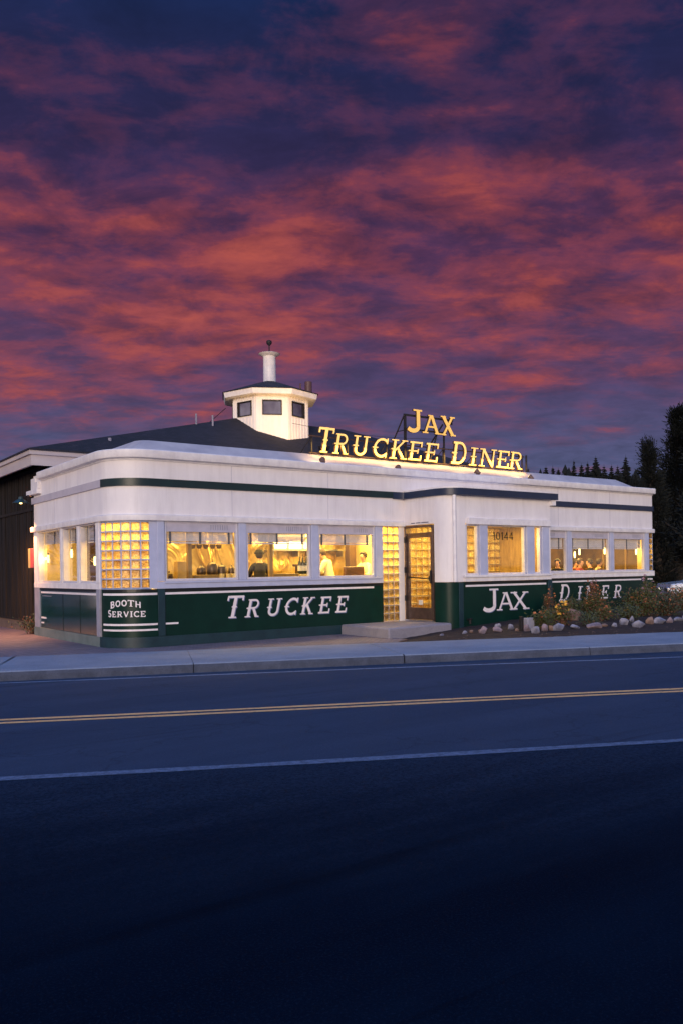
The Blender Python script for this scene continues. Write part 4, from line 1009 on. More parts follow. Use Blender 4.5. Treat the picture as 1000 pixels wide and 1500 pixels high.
for (x, y), rz, lab, shm, hm in dl_:
    person((x, y, .46), rz, lab, shm, hm, seated=True, s=1.0, group='diners seated in the right hand room')
# booths
def booth(x, y, w_, lab, rz=0):
    e = empty('booth_seat', (x, y, .30), lab, 'booth seat', 'booth seats in the right hand room', rz)
    b = MB(); b.box(-w_ / 2, w_ / 2, -.25, .25, .0, .55); b.build('seat', M['vinyl'], e, bevel=.04)
    b = MB(); b.box(-w_ / 2, w_ / 2, .26, .38, .0, 1.16); b.build('backrest', M['vinyl'], e, bevel=.04)
booth(15.30, .95, .8, 'booth seat under the diner in dull red top', R(20)); booth(16.50, 1.15, .6, 'booth seat at the right of the middle right window', R(60)); booth(14.30, 1.0, .8, 'booth seat seen beside the porch', R(-60)); booth(17.2, 2.3, .9, 'empty booth seat behind the right corner window', R(-90))
booth(16.05, 1.15, .6, 'booth seat with its back to the middle right window', R(-150)); booth(16.30, 1.95, .8, 'booth seat at the back of the right hand room', R(10))
mb = MB(); mb.box(15.6, 15.95, 1.3, 1.8, 1.10, 1.14); mb.tube((15.78, 1.55, .2), (15.78, 1.55, 1.1), .04); thing('dining_table', mb, M['wood_dk'], 'dark table between the seated diners', 'table')
mb = MB(); mb.box(.35, .95, 2.0, 2.9, 1.05, 1.1); mb.tube((.65, 2.4, .2), (.65, 2.4, 1.05), .04); thing('dining_table', mb, M['wood'], 'wooden table behind the middle side window', 'table')
# wall lamps (sconces)
def sconce(x, y, z, lab, r=.032, h=.2, p=11):
    e = empty('wall_lamp', (x, y, z), lab, 'lamp', 'glowing lamps inside the diner')
    b = MB(); b.lathe((0, 0, 0), [(0, -h / 2), (r * .7, -h / 2), (r, 0), (r * .7, h / 2), (0, h / 2)], 12); b.build('shade', M['bulb'], e, smooth=True)
    b = MB(); b.tube((0, 0, h / 2), (0, 0, h / 2 + .05), .02); b.tube((0, 0, -h / 2 - .03), (0, 0, -h / 2), .02); b.build('bracket', M['iron'], e)
    point('lamp_light', (x - .1, y - .12, z), p, (1, .60, .16), .05)
sconce(.40, 3.98, 2.0, 'bright lamp in the middle side window')
sconce(.22, 5.25, 1.9, 'lamp glowing in the rear side window')
sconce(.45, 2.50, 1.80, 'lamp seen in the side window next to the glass blocks')
sconce(14.07, .5, 2.02, 'lamp at the right of the window beside the porch'); sconce(15.37, 1.2, 1.9, 'left lamp in the middle right window'); sconce(14.74, .5, 1.98, 'second lamp from the left in the middle right window')
sconce(15.97, .5, 2.0, 'lamp at the right edge of the middle right window'); sconce(17.5, .42, 1.98, 'lamp behind the right corner window', p=8)
sconce(15.5, 2.6, 2.0, 'dim lamp deep behind the window beside the porch')
sconce(8.25, -.7, 2.1, 'lamp behind the narrow left porch window'); sconce(10.45, -1.2, 2.15, 'lamp behind the narrow right porch window', p=8)
mb = MB(); mb.box(17.60, 17.66, .9, .95, 1.3, 2.3); mb.box(17.60, 17.66, 1.8, 1.85, 1.3, 2.3); mb.box(17.60, 17.66, .951, 1.799, 2.25, 2.3); thing('picture_frame', mb, M['wood'], 'wooden frame on the dark wall behind the right corner window', 'frame')
area('kitchen_light', (2.6, 1.4, 2.76), 2.4, .9, 74); area('kitchen_light', (5.6, 1.4, 2.76), 2.4, .9, 88)
area('porch_light', (9.1, -.8, 2.60), 2.6, .8, 62); area('passage_light', (9.2, 1.6, 2.76), 3, 1.2, 130)
area('dining_light', (15.2, 1.6, 2.76), 3.4, 1.2, 85); area('corner_light', (.65, .75, 2.70), .5, .5, 26); area('corner_light', (1.02, 1.02, 1.75), .5, 1.1, 34, rot=(R(90), 0, R(-45))); area('side_light', (.65, 3.2, 2.76), .6, 3, 7)  # second corner_light: bare upright panel added to brighten the glass blocks
area('entry_light', (7.0, 1.0, 2.7), .6, 1.2, 60)
mb = MB(); mb.box(1.19, 1.24, .3, 1.3, .2, 2.8)
thing('room_divider', mb, M['cream'], 'cream divider behind the glass block corner', 'divider')
mb = MB(); mb.box(7.30, 7.36, .3, 2.5, .2, 2.8); mb.box(6.4, 7.3, 1.35, 1.4, .2, 2.8) if False else None
thing('room_divider', mb, M['cream'], 'cream divider behind the tall glass block strip', 'divider')

# ---------------------------------------------------------------- roof signs
SG = empty('roof_sign', (9, .9, 4.37), 'long rooftop sign of glowing cream letters reading TRUCKEE DINER', 'sign')
inv = (-9, -.9, -4.37)
spans = [(5.34, 5.91), (5.85, 6.37), (6.40, 7.0), (7.04, 7.63), (7.62, 8.26), (8.22, 8.80), (8.79, 9.38), (9.76, 10.46), (10.44, 10.83), (10.82, 11.58), (11.52, 12.14), (12.04, 12.68)]
for i, ch in enumerate('TRUCKEEDINER'):
    big = i in (0, 7); z0 = 4.41; z1 = 5.04 if big else 4.92
    mb = MB(); x0, x1 = spans[i]; w_ = x1 - x0 - .20 * (z1 - z0)
    mb.mi = 0; glyph_mesh(mb, ch, x0, x0 + w_, z0, z1, .84, .012, .20, True, bold=.88)
    mb.mi = 1; glyph_mesh(mb, ch, x0 - .008, x0 + w_ - .008, z0 - .008, z1 + .002, .8535, .05, .20, True, bold=1.0)
    o = mb.build('sign_letter', [M['neon'], M['rust']], SG, recalc=False); o.location = inv
mb = MB(); mb.box(5.2, 12.8, .93, .96, 4.385, 4.41); mb.box(5.2, 12.8, .93, .96, 4.80, 4.83); 
o = mb.build('rail', M['rust'], SG); o.location = inv
mb = MB()
for x in (5.3, 6.38, 7.63, 9.6, 10.83, 12.75):
    mb = MB(); mb.box(x - .015, x + .015, .965, .995, 4.37, 4.86); mb.tube((x, .99, 4.80), (x, 1.6, 4.37), .012, n=6)
    o = mb.build('post', M['iron'], SG); o.location = inv
JS = empty('roof_sign', (9, 1.0, 4.37), 'small amber JAX sign on a black iron frame above the long rooftop sign', 'sign')
jv = (-9, -1.0, -4.37)
for ch, (x0, x1), (z0, z1) in (('J', (8.25, 8.76), (5.17, 5.78)), ('A', (8.78, 9.40), (5.18, 5.68)), ('X', (9.42, 9.96), (5.18, 5.70))):
    mb = MB(); mb.mi = 0; glyph_mesh(mb, ch, x0, x1, z0, z1, .85, .012, 0, False, bold=1.15); mb.mi = 1; glyph_mesh(mb, ch, x0, x1, z0, z1, .8635, .05, 0, False, bold=1.15)
    o = mb.build('sign_letter', [M['neon_dim'], M['rust']], JS, recalc=False); o.location = jv
mb = MB(); mb.box(8.2, 9.95, .93, .97, 5.60, 5.65); mb.box(8.2, 9.7, .93, .97, 5.235, 5.275); mb.box(8.21, 8.28, .94, .98, 4.37, 5.65); mb.box(9.60, 9.64, .94, .98, 4.37, 5.28); mb.box(9.88, 9.93, .94, .98, 5.5, 5.65)
mb.tube((8.24, 1.0, 5.6), (8.24, 1.9, 4.40), .022, n=6); mb.tube((9.62, 1.0, 5.5), (9.62, 2.2, 4.40), .024, n=6); mb.tube((8.24, 1.3, 5.22), (8.24, .98, 5.22), .012, n=6); mb.tube((9.4, .98, 5.25), (9.15, 1.0, 4.5), .024, n=6)
o = mb.build('frame', M['iron'], JS); o.location = jv
mb = MB()
for k in range(12):
    x0 = 4.9 + k * (9.62 - 4.9) / 12; x1 = 4.9 + (k + 1) * (9.62 - 4.9) / 12
    f = lambda x: 5.12 - .10 * math.sin(math.pi * (x - 4.9) / 4.72)
    mb.tube((x0, 1.2, f(x0)), (x1, 1.2, f(x1)), .006, n=4, cap=False)
thing('cable', mb, M['iron'], 'thin black cable strung behind the rooftop letters', 'cable')
def flood(x, y, z, target, power, ang, lab, aim_up=True, colr=(1, .66, .26), rr=.07):
    e = empty('floodlight', (x, y, z), lab, 'floodlight', 'floodlights on the diner roof')
    d = (Vector(target) - Vector((x, y, z + .12))).normalized()
    b = MB(); c = Vector((0, 0, .12)); b.tube(c - d * .10, c + d * .04, rr * .6, rr * 1.1, 14); b.build('housing', M['flood'], e, smooth='auto')
    b = MB(); b.tube((0, 0, 0), (0, 0, .1), .018, n=8); b.box(-.05, .05, -.05, .05, -.01, .01); b.build('bracket', M['flood'], e)
    b = MB(); b.tube(c + d * .042, c + d * .046, rr * .95, rr * .95, 14); b.build('lens', M['lamp_lens'], e)
    p = Vector((x, y, z + .12)) + d * .07
    spot('flood_beam', p, target, power, ang, colr, .04)
flood(5.05, .12, 3.98, (5.3, .9, 4.75), 19, 150, 'floodlight at the left end of the long rooftop sign')
flood(9.98, .05, 4.0, (9.6, .9, 4.8), 12, 150, 'floodlight on the cornice below the D of the rooftop sign')
flood(12.2, .15, 3.98, (11.9, .9, 4.7), 15, 150, 'floodlight at the right end of the long rooftop sign')
flood(7.4, .22, 3.96, (7.5, .9, 4.7), 11, 150, 'small floodlight below the middle of the long rooftop sign')
area('letter_glow_fill', (9.0, .80, 4.55), 7.4, .3, 48, (1, .56, .13), rot=(R(55), 0, 0))  # added area light boosting the letters' glow on the roof curb
mb = MB(); mb.tube((12.85, .9, 4.37), (12.85, .9, 4.86), .03); thing('vent_pipe', mb, M['iron'], 'black pipe beside the right end of the rooftop sign', 'pipe')

# ---------------------------------------------------------------- rear building, cupola
BR = empty('rear_building', (6, 9, 0), 'dark wood sided building behind the diner with shingled hip roof and white cupola', 'building')
bi = (-6, -9, 0)
def Q(mb, name, mat, label=None, parent=None, **kw):
    o = mb.build(name, mat, parent or BR, **kw)
    if parent is None: o.location = bi
    if label: o['label'] = label
    return o
mb = MB(); mb.box(.25, 17.7, 5.70, 14, .25, 4.3); Q(mb, 'wall', M['siding_dk'])
mb = MB(); y = 5.66; k = 0
while y < 13.9:
    w_ = rnd.uniform(.07, .10); mb.box(.25 - .03 - rnd.uniform(0, .03), .25, y, y + w_, .30, 4.2); y += w_ + .04; k += 1
Q(mb, 'siding_board', M['siding'], 'vertical weathered boards')
mb = MB(); mb.box(.20, .4, 5.66, 14, -.01, .27); Q(mb, 'foundation', M['kerbwall'])
mb = MB(); mb.box(.17, .215, 5.68, 13.8, .27, .31); mb.box(.17, .215, 5.68, 13.8, 3.18, 3.26); Q(mb, 'rail', M['siding'])
E0 = (-.25, 4.9); E1 = (18.6, 13.5); ze = 4.18; zt_ = 4.56
mb = MB()
mb.box(E0[0], E0[0] + .06, E0[1], E1[1], ze, zt_); mb.box(E0[0] + .06, E1[0], E0[1], E0[1] + .06, ze, zt_); mb.box(E0[0] - .05, E0[0], E0[1] - .05, E1[1], zt_ - .12, zt_); mb.box(E0[0], E1[0], E0[1] - .05, E0[1], zt_ - .12, zt_)
mb.box(E0[0] + .06, .25, E0[1] + .06, E1[1], zt_ - .05, zt_ - .03)
Q(mb, 'eave', M['eave'])
AP = (8.0, 8.2, 6.72); e = .08
mb = MB(); c = [(E0[0] - e, E0[1] - e), (E1[0] + e, E0[1] - e), (E1[0] + e, E1[1]), (E0[0] - e, E1[1])]
# faceted hip with broken ridge
def rp(x, y, z): return (x, y, z)
r0 = (7.0, 8.0, 6.50); r1 = (11.2, 8.0, 6.50); m0 = (3.2, 6.6, 5.64)
mb.quad((c[0][0], c[0][1], zt_ + .02), (c[1][0], c[1][1], zt_ + .02), r1, r0)
mb.quad((c[1][0], c[1][1], zt_ + .02), (c[2][0], c[2][1], zt_ + .02), r1)
mb.quad((c[2][0], c[2][1], zt_ + .02), (c[3][0], c[3][1], zt_ + .02), r0, r1)
mb.quad((c[3][0], c[3][1], zt_ + .02), (c[0][0], c[0][1], zt_ + .02), r0)
for a_, b_ in ((0, 1), (1, 2), (2, 3), (3, 0)): mb.quad((c[a_][0], c[a_][1], zt_ - .02), (c[b_][0], c[b_][1], zt_ - .02), (c[b_][0], c[b_][1], zt_ + .02), (c[a_][0], c[a_][1], zt_ + .02))
Q(mb, 'roof', M['shingle'])
# vents
mb = MB(); mb.lathe((1.95, 5.6, 4.86), [(.20, -.12), (.05, .03), (.045, .25), (0, .25)], 12); mb.tube((5.2, 7.2, 6.0), (5.2, 7.2, 6.33), .028); mb.tube((5.75, 7.2, 5.98), (5.75, 7.2, 6.34), .028); Q(mb, 'vent_pipe', M['vent'])
mb = MB(); mb.lathe((8.1, 4.6, 4.37), [(.10, 0), (.10, .75), (.17, .78), (.18, .86), (.08, .92), (0, .93)], 14); Q(mb, 'flue', M['iron'], smooth='auto')
# cupola (octagon)
CC = (8.25, 8.0); ph = math.atan2(-16.36 - CC[1], -5.967 - CC[0]) + R(3)   # a face looks toward the street corner
af = 1.21; rc = af / math.cos(R(22.5))
def oct_(r, z, k): a = ph + R(22.5) + k * R(45); return (CC[0] + r * math.cos(a), CC[1] + r * math.sin(a), z)
mb = MB()
WZ0, WZ1 = 6.50, 6.98
wins = {}
for k in range(8):
    a, b = oct_(rc, 0, k - 1), oct_(rc, 0, k)
    A_, B_ = Vector(a), Vector(b)
    def pp(u, z, A_=A_, B_=B_): return (A_.x + (B_.x - A_.x) * u, A_.y + (B_.y - A_.y) * u, z)
    u0, u1 = .19, .81; zb, ztp = 5.2, 7.22
    mb.quad(pp(0, zb), pp(u0, zb), pp(u0, ztp), pp(0, ztp)); mb.quad(pp(u1, zb), pp(1, zb), pp(1, ztp), pp(u1, ztp)); mb.quad(pp(u0, zb), pp(u1, zb), pp(u1, WZ0), pp(u0, WZ0)); mb.quad(pp(u0, WZ1), pp(u1, WZ1), pp(u1, ztp), pp(u0, ztp))
    nv = (B_ - A_).cross(Vector((0, 0, 1))).normalized()
    if nv.dot(Vector((CC[0], CC[1], 0)) - A_) > 0: nv = -nv
    # battens
    for j in range(7):
        u = (j + .5) / 7
        if .16 < u < .84: segs = ((zb, WZ0 - .05), (WZ1 + .05, ztp))
        else: segs = ((zb, ztp),)
        for s0_, s1_ in segs:
            p0 = Vector(pp(u - .02, s0_)); p1 = Vector(pp(u + .02, s0_))
            q0 = [p0, p1, Vector((p1.x, p1.y, s1_)), Vector((p0.x, p0.y, s1_))]; q1 = [v_ + nv * .014 for v_ in q0]
            mb.quad(*q1)
            for t_ in range(4): mb.quad(q0[t_], q0[(t_ + 1) % 4], q1[(t_ + 1) % 4], q1[t_])
    wins[k] = (pp, nv)
cup = Q(mb, 'cupola', M['eave'] if False else M['white'], 'white octagonal cupola of vertical boards', recalc=False)
for k, (pp, nv) in wins.items():
    fb = MB(); u0, u1 = .19, .81
    def ring(o0, o1, du, dzz):
        i0 = [Vector(pp(u0, WZ0)), Vector(pp(u1, WZ0)), Vector(pp(u1, WZ1)), Vector(pp(u0, WZ1))]
        i1 = [Vector(pp(u0 + du, WZ0 + dzz)), Vector(pp(u1 - du, WZ0 + dzz)), Vector(pp(u1 - du, WZ1 - dzz)), Vector(pp(u0 + du, WZ1 - dzz))]
        for t_ in range(4):
            a, b, c_, d_ = i0[t_] + nv * o1, i0[(t_ + 1) % 4] + nv * o1, i1[(t_ + 1) % 4] + nv * o1, i1[t_] + nv * o1
            fb.quad(a, b, c_, d_); fb.quad(i0[t_] + nv * o0, i0[(t_ + 1) % 4] + nv * o0, b, a); fb.quad(c_, d_, i1[t_] + nv * o0, i1[(t_ + 1) % 4] + nv * o0)
        return i1
    i1 = ring(-.06, .025, .035, .03)
    fo = fb.build('window', M['iron'], cup, recalc=False)
    pb = MB(); pb.quad(*[v_ - nv * .03 for v_ in i1]); pb.build('pane', M['darkglass'], cup if False else fo, recalc=False)
mb = MB()
def octring(r0, z0, r1, z1):
    for k in range(8): mb.quad(oct_(r0, z0, k), oct_(r0, z0, k + 1), oct_(r1, z1, k + 1), oct_(r1, z1, k))
ro = 1.60
octring(rc - .02, 7.15, ro - .06, 7.12); octring(ro - .06, 7.12, ro, 7.14); octring(ro, 7.14, ro + .04, 7.31)
Q(mb, 'cupola_eave', M['white_trim'], recalc=False)
mb = MB(); octring(ro + .08, 7.315, .20, 7.82); octring(ro + .08, 7.315, ro + .03, 7.295); Q(mb, 'cupola_roof', M['shingle'], recalc=False)
mb = MB(); mb.lathe((CC[0], CC[1], 7.63), [(.215, 0), (.205, 1.0), (.215, 1.03), (.34, 1.10), (.36, 1.12), (.30, 1.14), (0, 1.15)], 20); Q(mb, 'chimney', M['white_trim'], smooth='auto')
mb = MB(); mb.lathe((CC[0], CC[1], 8.76), [(.02, 0), (.02, .28), (.03, .27), (.085, .33), (.095, .38), (.085, .43), (0, .47)], 14); Q(mb, 'finial', M['iron'], smooth='auto')
pv_ = oct_(1.5, 7.2, 2)
cr = Vector((HY, -HX, 0))
vp = Vector((CC[0], CC[1], 0)) + cr * 1.28
mb = MB(); mb.lathe((vp.x, vp.y, 7.40), [(.12, 0), (.12, .40), (.0, .40)], 12); mb.lathe((vp.x - .25, vp.y + .1, 7.42), [(.03, 0), (.03, .32), (0, .32)], 8); Q(mb, 'vent_pipe', M['conduit'], smooth='auto')
mb = MB(); vq = Vector((CC[0], CC[1], 0)) - cr * 1.75; mb.tube((vq.x + .3, vq.y, 7.0), (vq.x - .55, vq.y, 6.25), .012, n=5); Q(mb, 'guy_wire', M['iron'])
mb = MB(); mb.box(-.02, .25, 5.72, 5.98, 1.68, 2.18); mb.mi = 1; mb.box(-.025, .25, 5.985, 6.1, 1.68, 2.18)
eb = empty('electrical_box', (.1, 5.9, 1.68), 'faded red and yellow electrical box on the dark siding', 'electrical box')
for mm, m_, nm in ((MB().box(-.12, .15, -.18, .08, 0, .5), 'redbox', 'cover'), (MB().box(-.10, .15, .085, .34, 0.0, .5), 'yellowbox', 'housing')): mm.build(nm, M[m_], eb, bevel=.01)
mb = MB(); mb.tube((.06, .0, 0), (.06, .0, -1.35), .03); mb.tube((.06, .12, 0), (.06, .12, -.55), .02); mb.build('conduit', M['conduit'], eb)
gl = empty('gooseneck_lamp', (.14, 5.80, 3.24), 'barn lamp with flat dark shade on an arm beside the diner', 'lamp')
b = MB(); b.lathe((-.45, -.15, .10), [(.05, .12), (.06, .06), (.12, .03), (.21, -.04), (.20, -.045), (.09, .02), (0, .04)], 18); b.build('lamp_shade', M['lampgreen'], gl, smooth='auto')
b = MB(); b.tube((-.45, -.15, .2), (-.2, -.08, .28), .014); b.tube((-.2, -.08, .28), (.03, 0, .2), .014); b.build('arm', M['iron'], gl)
b = MB(); b.lathe((-.45, -.15, .05), [(0, -.01), (.03, 0), (.03, .05), (0, .06)], 12); b.build('bulb', M['bulb'], gl, smooth=True)
spot('barn_lamp_light', (-.32, 5.60, 3.12), (-2.2, 6.6, 0), 420, 150, (1, .42, .14), .08)
spot('cupola_light', (7.6, 4.4, 4.6), (8.2, 7.2, 6.95), 210, 60, (1, .60, .20), .1, 1.0)
spot('cupola_light', (4.2, 4.7, 4.9), (7.6, 7.0, 6.9), 120, 50, (1, .62, .24), .1, 1.0)
# weeds at barn foot come with plants below

# ---------------------------------------------------------------- doorstep
mb = MB(); mb.prism([(5.40, -.02), (5.36, -1.90), (7.42, -1.66), (7.50, -1.55), (7.42, -.02)], -.08, .225)
tag(mb.build('doorstep', M['step'], bevel=.035), 'worn concrete doorstep slab in front of the entrance door', 'step')

# ---------------------------------------------------------------- rocks
def rock(x, y, z, sx, sy, sz, mat, label, seed, rz=0):
    sx *= .95; sy *= .95; sz *= 1.0
    bm = bmesh.new(); bmesh.ops.create_icosphere(bm, subdivisions=3, radius=1)
    rr_ = random.Random(seed)
    planes = [(Vector((rr_.gauss(0, 1), rr_.gauss(0, 1), rr_.gauss(0, .8))).normalized(), rr_.uniform(.45, .85)) for _ in range(13)]
    for v_ in bm.verts:
        p = v_.co.copy()
        for n_, d_ in planes:
            k_ = p.dot(n_)
            if k_ > d_: p -= n_ * (k_ - d_) * .95
        p *= 1 + .10 * mnoise.noise(p * 2.2 + Vector((seed, 0, 0))) + .04 * mnoise.noise(p * 7 + Vector((seed, 0, 0)))
        v_.co = Vector((p.x * sx, p.y * sy, p.z * sz))
    me = bpy.data.meshes.new('rock'); bm.to_mesh(me); bm.free(); me.materials.append(mat)
    me.polygons.foreach_set('use_smooth', [True] * len(me.polygons))
    o = bpy.data.objects.new('rock', me); col.objects.link(o); o.location = (x, y, z + sz * .45); o.rotation_euler = (rr_.uniform(-.2, .2), rr_.uniform(-.2, .2), rz)
    tag(o, label, 'rock', 'rocks edging the flower bed')
W = {'rockA': 'pale grey', 'rockB': 'tan', 'rockC': 'pinkish'}
ROW = [(7.14, -2.63, 0.066, 0.046, 0.047, 'rockB'), (7.31, -2.82, 0.124, 0.086, 0.123, 'rockC'), (7.66, -2.91, 0.166, 0.115, 0.086, 'rockC'), (8.15, -2.86, 0.118, 0.082, 0.097, 'rockA'), (8.1, -3.11, 0.067, 0.046, 0.058, 'rockB'), (8.25, -3.27, 0.125, 0.087, 0.115, 'rockC'), (8.09, -3.67, 0.114, 0.079, 0.131, 'rockA'), (8.51, -3.56, 0.1, 0.069, 0.124, 'rockC'), (8.75, -3.53, 0.084, 0.058, 0.106, 'rockB'), (8.87, -3.66, 0.184, 0.128, 0.125, 'rockA'), (9.28, -3.82, 0.143, 0.099, 0.077, 'rockA'), (9.69, -3.96, 0.237, 0.165, 0.107, 'rockC'), (10.04, -4.03, 0.094, 0.065, 0.078, 'rockB'), (10.18, -4.19, 0.102, 0.071, 0.078, 'rockA'), (10.66, -4.08, 0.156, 0.109, 0.12, 'rockA'), (11.15, -3.96, 0.08, 0.055, 0.122, 'rockA'), (10.72, -4.49, 0.206, 0.143, 0.148, 'rockA'), (11.24, -4.41, 0.122, 0.085, 0.14, 'rockB'), (11.58, -4.45, 0.194, 0.135, 0.111, 'rockA'), (11.91, -4.49, 0.107, 0.074, 0.112, 'rockC'), (12.44, -4.37, 0.163, 0.113, 0.094, 'rockA'), (12.8, -4.4, 0.137, 0.095, 0.105, 'rockA')]
ORD = ['first', 'second', 'third', 'fourth', 'fifth', 'sixth', 'seventh', 'eighth', 'ninth', 'tenth', 'eleventh', 'twelfth', 'thirteenth', 'fourteenth', 'fifteenth', 'sixteenth', 'seventeenth', 'eighteenth', 'nineteenth', 'twentieth', 'twenty first', 'twenty second']
RCOL = {'rockA': 'pale grey', 'rockB': 'tan', 'rockC': 'pinkish'}
RK = [
 (8.05, -2.55, .09, .08, .10, 'rockA', 'bluish small rock behind the pale rounded one'),
 (10.3, -2.6, .55, .3, .24, 'rockB', 'large tan boulder lying behind the yellow flowers'),
 (11.6, -2.4, .20, .15, .24, 'rockC', 'pinkish grey stone half hidden by stems'),
 (12.9, -2.6, .40, .22, .22, 'rockA', 'bluish boulder below the R of DINER'),
 (7.0, -2.55, .09, .07, .05, 'rockA', 'tiny pale stone near the doorstep'),
 (7.45, -2.6, .07, .06, .05, 'rockB', 'tiny tan stone near the porch wall'),
 (6.4, -2.45, .08, .07, .05, 'rockA', 'small grey stone at the foot of the doorstep'),
]
RK += [r_ + ('%s rock, %s from the doorstep in the row along the sidewalk' % (RCOL[r_[5]], ORD[k_]),) for k_, r_ in enumerate(ROW)]
for i, (x, y, a, b, c_, m_, lab) in enumerate(RK): rock(x, y, bedz(x, y) - .01, a, b, c_, M[m_], lab, i + 3, rnd.uniform(-.5, .2) - .4)
mb = MB()
for i in range(130):
    x = rnd.uniform(5.6, 14); 
    yf = -4.80 + (x - 3.0) * (-.41) + 2.62; y = yf + abs(rnd.gauss(0, .5)); z = bedz(x, y); r_ = rnd.uniform(.008, .022)
    a_ = rnd.uniform(0, 3); q4 = [(x + r_ * math.cos(a_ + k * 1.57), y + r_ * math.sin(a_ + k * 1.57), z) for k in range(4)]
    tp = (x, y, z + r_ * 1.1)
    for k in range(4): mb.quad(q4[k], q4[(k + 1) % 4], tp)
tag(mb.build('pebbles', M['dirt']), 'small pebbles scattered along the soil edge', 'pebbles', None, 'stuff')
mb = MB(); mb.box(8.30, 8.52, -3.25, -3.10, .0, .36); tag(mb.build('utility_box', M['greycol'], bevel=.008), 'short grey metal box standing below the X of JAX', 'utility box')
mb = MB(); mb.box(8.12, 8.2, -3.22, -3.15, -.02, .40); tag(mb.build('stake', M['iron'], bevel=.005), 'black stake beside the short grey metal box', 'stake')

# ---------------------------------------------------------------- plants
def leafquad(mb, p, L, Wd, up=.3, r=rnd):
    Wd *= 1.35
    a = r.uniform(0, 6.283); el = r.uniform(-.5, 1.2) * (1 - up) + up
    d = Vector((math.cos(a) * math.cos(el), math.sin(a) * math.cos(el), math.sin(el)))
    s_ = d.cross(Vector((r.gauss(0, 1), r.gauss(0, 1), r.gauss(0, 1)))).normalized() * Wd
    p = Vector(p); mb.quad(p - s_ * .2, p + d * L * .5 + s_, p + d * L, p + d * L * .5 - s_)
def shrub(x, y, w_, h, mats, label, n=1500, leaf=.05, flowers=(), seed=1, stems=16, cat='shrub', name='shrub', airy=0, group='plants in the flower bed'):
    r = random.Random(seed); z0 = bedz(x, y) - .02 if x > 4.6 else 0
    e = empty(name, (x, y, z0), label, cat, group)
    n = int(n * .68); st = MB(); tips = []
    for k in range(stems):
        a = r.uniform(0, 6.283); rad = r.uniform(.1, 1) * w_; hh = h * r.uniform(.65, 1.08) * (1 - .35 * (rad / w_) ** 2)
        p0 = Vector((r.gauss(0, .05), r.gauss(0, .05), 0)); p1 = Vector((math.cos(a) * rad * .6, math.sin(a) * rad * .5, hh * .6)); p2 = Vector((math.cos(a) * rad, math.sin(a) * rad * .8, hh))
        st.tube(p0, p1, .009, .006, 5, False); st.tube(p1, p2, .006, .003, 4, False); tips.append((p0, p1, p2))
    st.build('stem', M['leafC'], e)
    lf = MB(); per = n // stems
    for p0, p1, p2 in tips:
        for k in range(per):
            t_ = r.uniform(.15, 1.0) ** (.8); c_ = p0.lerp(p1, t_ * 2) if t_ < .5 else p1.lerp(p2, t_ * 2 - 1)
            sp = (.10 if airy else .16) * w_ / .5
            q_ = c_ + Vector((r.gauss(0, sp), r.gauss(0, sp), r.gauss(0, sp * .6)))
            if q_.z < .0: continue
            lf.mi = 0 if r.random() < .75 else 1
            leafquad(lf, q_, leaf * r.uniform(.6, 1.3), leaf * .22, .35, r)
    lf.build('foliage', [M[mats[0]], M[mats[1]]], e, recalc=False)
    for fm, cnt, fs in flowers:
        fl = MB()
        for k in range(cnt):
            p0, p1, p2 = r.choice(tips); c_ = p1.lerp(p2, r.uniform(.5, 1.05)) + Vector((r.gauss(0, .05), r.gauss(0, .05), r.uniform(0, .06)))
            for j in range(5): leafquad(fl, c_, fs, fs * .45, .3, r)
        fl.build('flower', M[fm], e, recalc=False)
    return e
shrub(8.75, -3.35, .32, .42, ('leafA', 'leafB'), 'low green plant with orange blooms at the left end of the bed', 1400, .06, (('petal_o', 9, .045),), 11)
shrub(9.45, -3.3, .27, .50, ('leafA', 'leafC'), 'plant with bright yellow flowers below the D of DINER', 1300, .055, (('petal_y', 14, .06), ('petal_o', 6, .04)), 12)
shrub(9.75, -2.6, .22, .85, ('leafC', 'leafA'), 'tall thin russet plant in front of the porch corner', 700, .045, (('petal_o', 10, .03),), 13, 10, airy=1)
shrub(9.9, -3.75, .28, .32, ('leafB', 'leafA'), 'small grey green cushion plant near the sidewalk', 900, .05, (), 14)
shrub(11.45, -2.6, .38, .62, ('leafA', 'leafC'), 'large olive bush hiding the letter N of DINER', 4600, .05, (('petal_o', 26, .035),), 15, 34)
shrub(12.7, -1.6, .26, 1.0, ('leafC', 'leafA'), 'tall orange flecked flower spikes reaching the window sill', 1100, .05, (('petal_o', 34, .035), ('petal_p', 8, .03)), 16, 16, airy=1)
shrub(10.9, -3.3, .32, .34, ('leafA', 'leafC'), 'low olive plant behind the front rocks in the middle', 1300, .05, (('petal_o', 8, .04),), 17)
shrub(11.7, -3.5, .34, .36, ('leafB', 'leafA'), 'grey green mound below the E of DINER', 1900, .055, (('petal_y', 3, .05),), 18, 20)
shrub(12.85, -3.0, .46, .62, ('leafA', 'leafC'), 'broad olive and russet bush above the big pale boulder', 5200, .06, (('petal_o', 34, .04),), 19, 30)
shrub(13.6, -3.3, .50, .62, ('leafB', 'leafC'), 'dense dark bush at the right front of the bed', 4200, .055, (('petal_o', 30, .04),), 20, 30)
shrub(14.6, -2.0, .5, .85, ('leafA', 'leafB'), 'tall green plant with mauve blooms near the right corner of the diner', 2600, .06, (('petal_p', 16, .045), ('petal_o', 16, .04)), 21, 24, airy=1)
shrub(16.3, -2.1, .55, .70, ('leafA', 'leafC'), 'orange tinged bush at the right corner of the diner', 3000, .065, (('petal_o', 44, .045),), 22, 28)
shrub(17.6, -3.2, .6, .6, ('leafB', 'leafC'), 'grey green bush in front of the white car', 2800, .07, (('petal_o', 20, .04),), 23, 26)
shrub(14.4, -4.4, .5, .5, ('leafB', 'leafC'), 'low mixed bush at the right edge of the photo', 3000, .06, (('petal_o', 14, .04),), 24, 26)
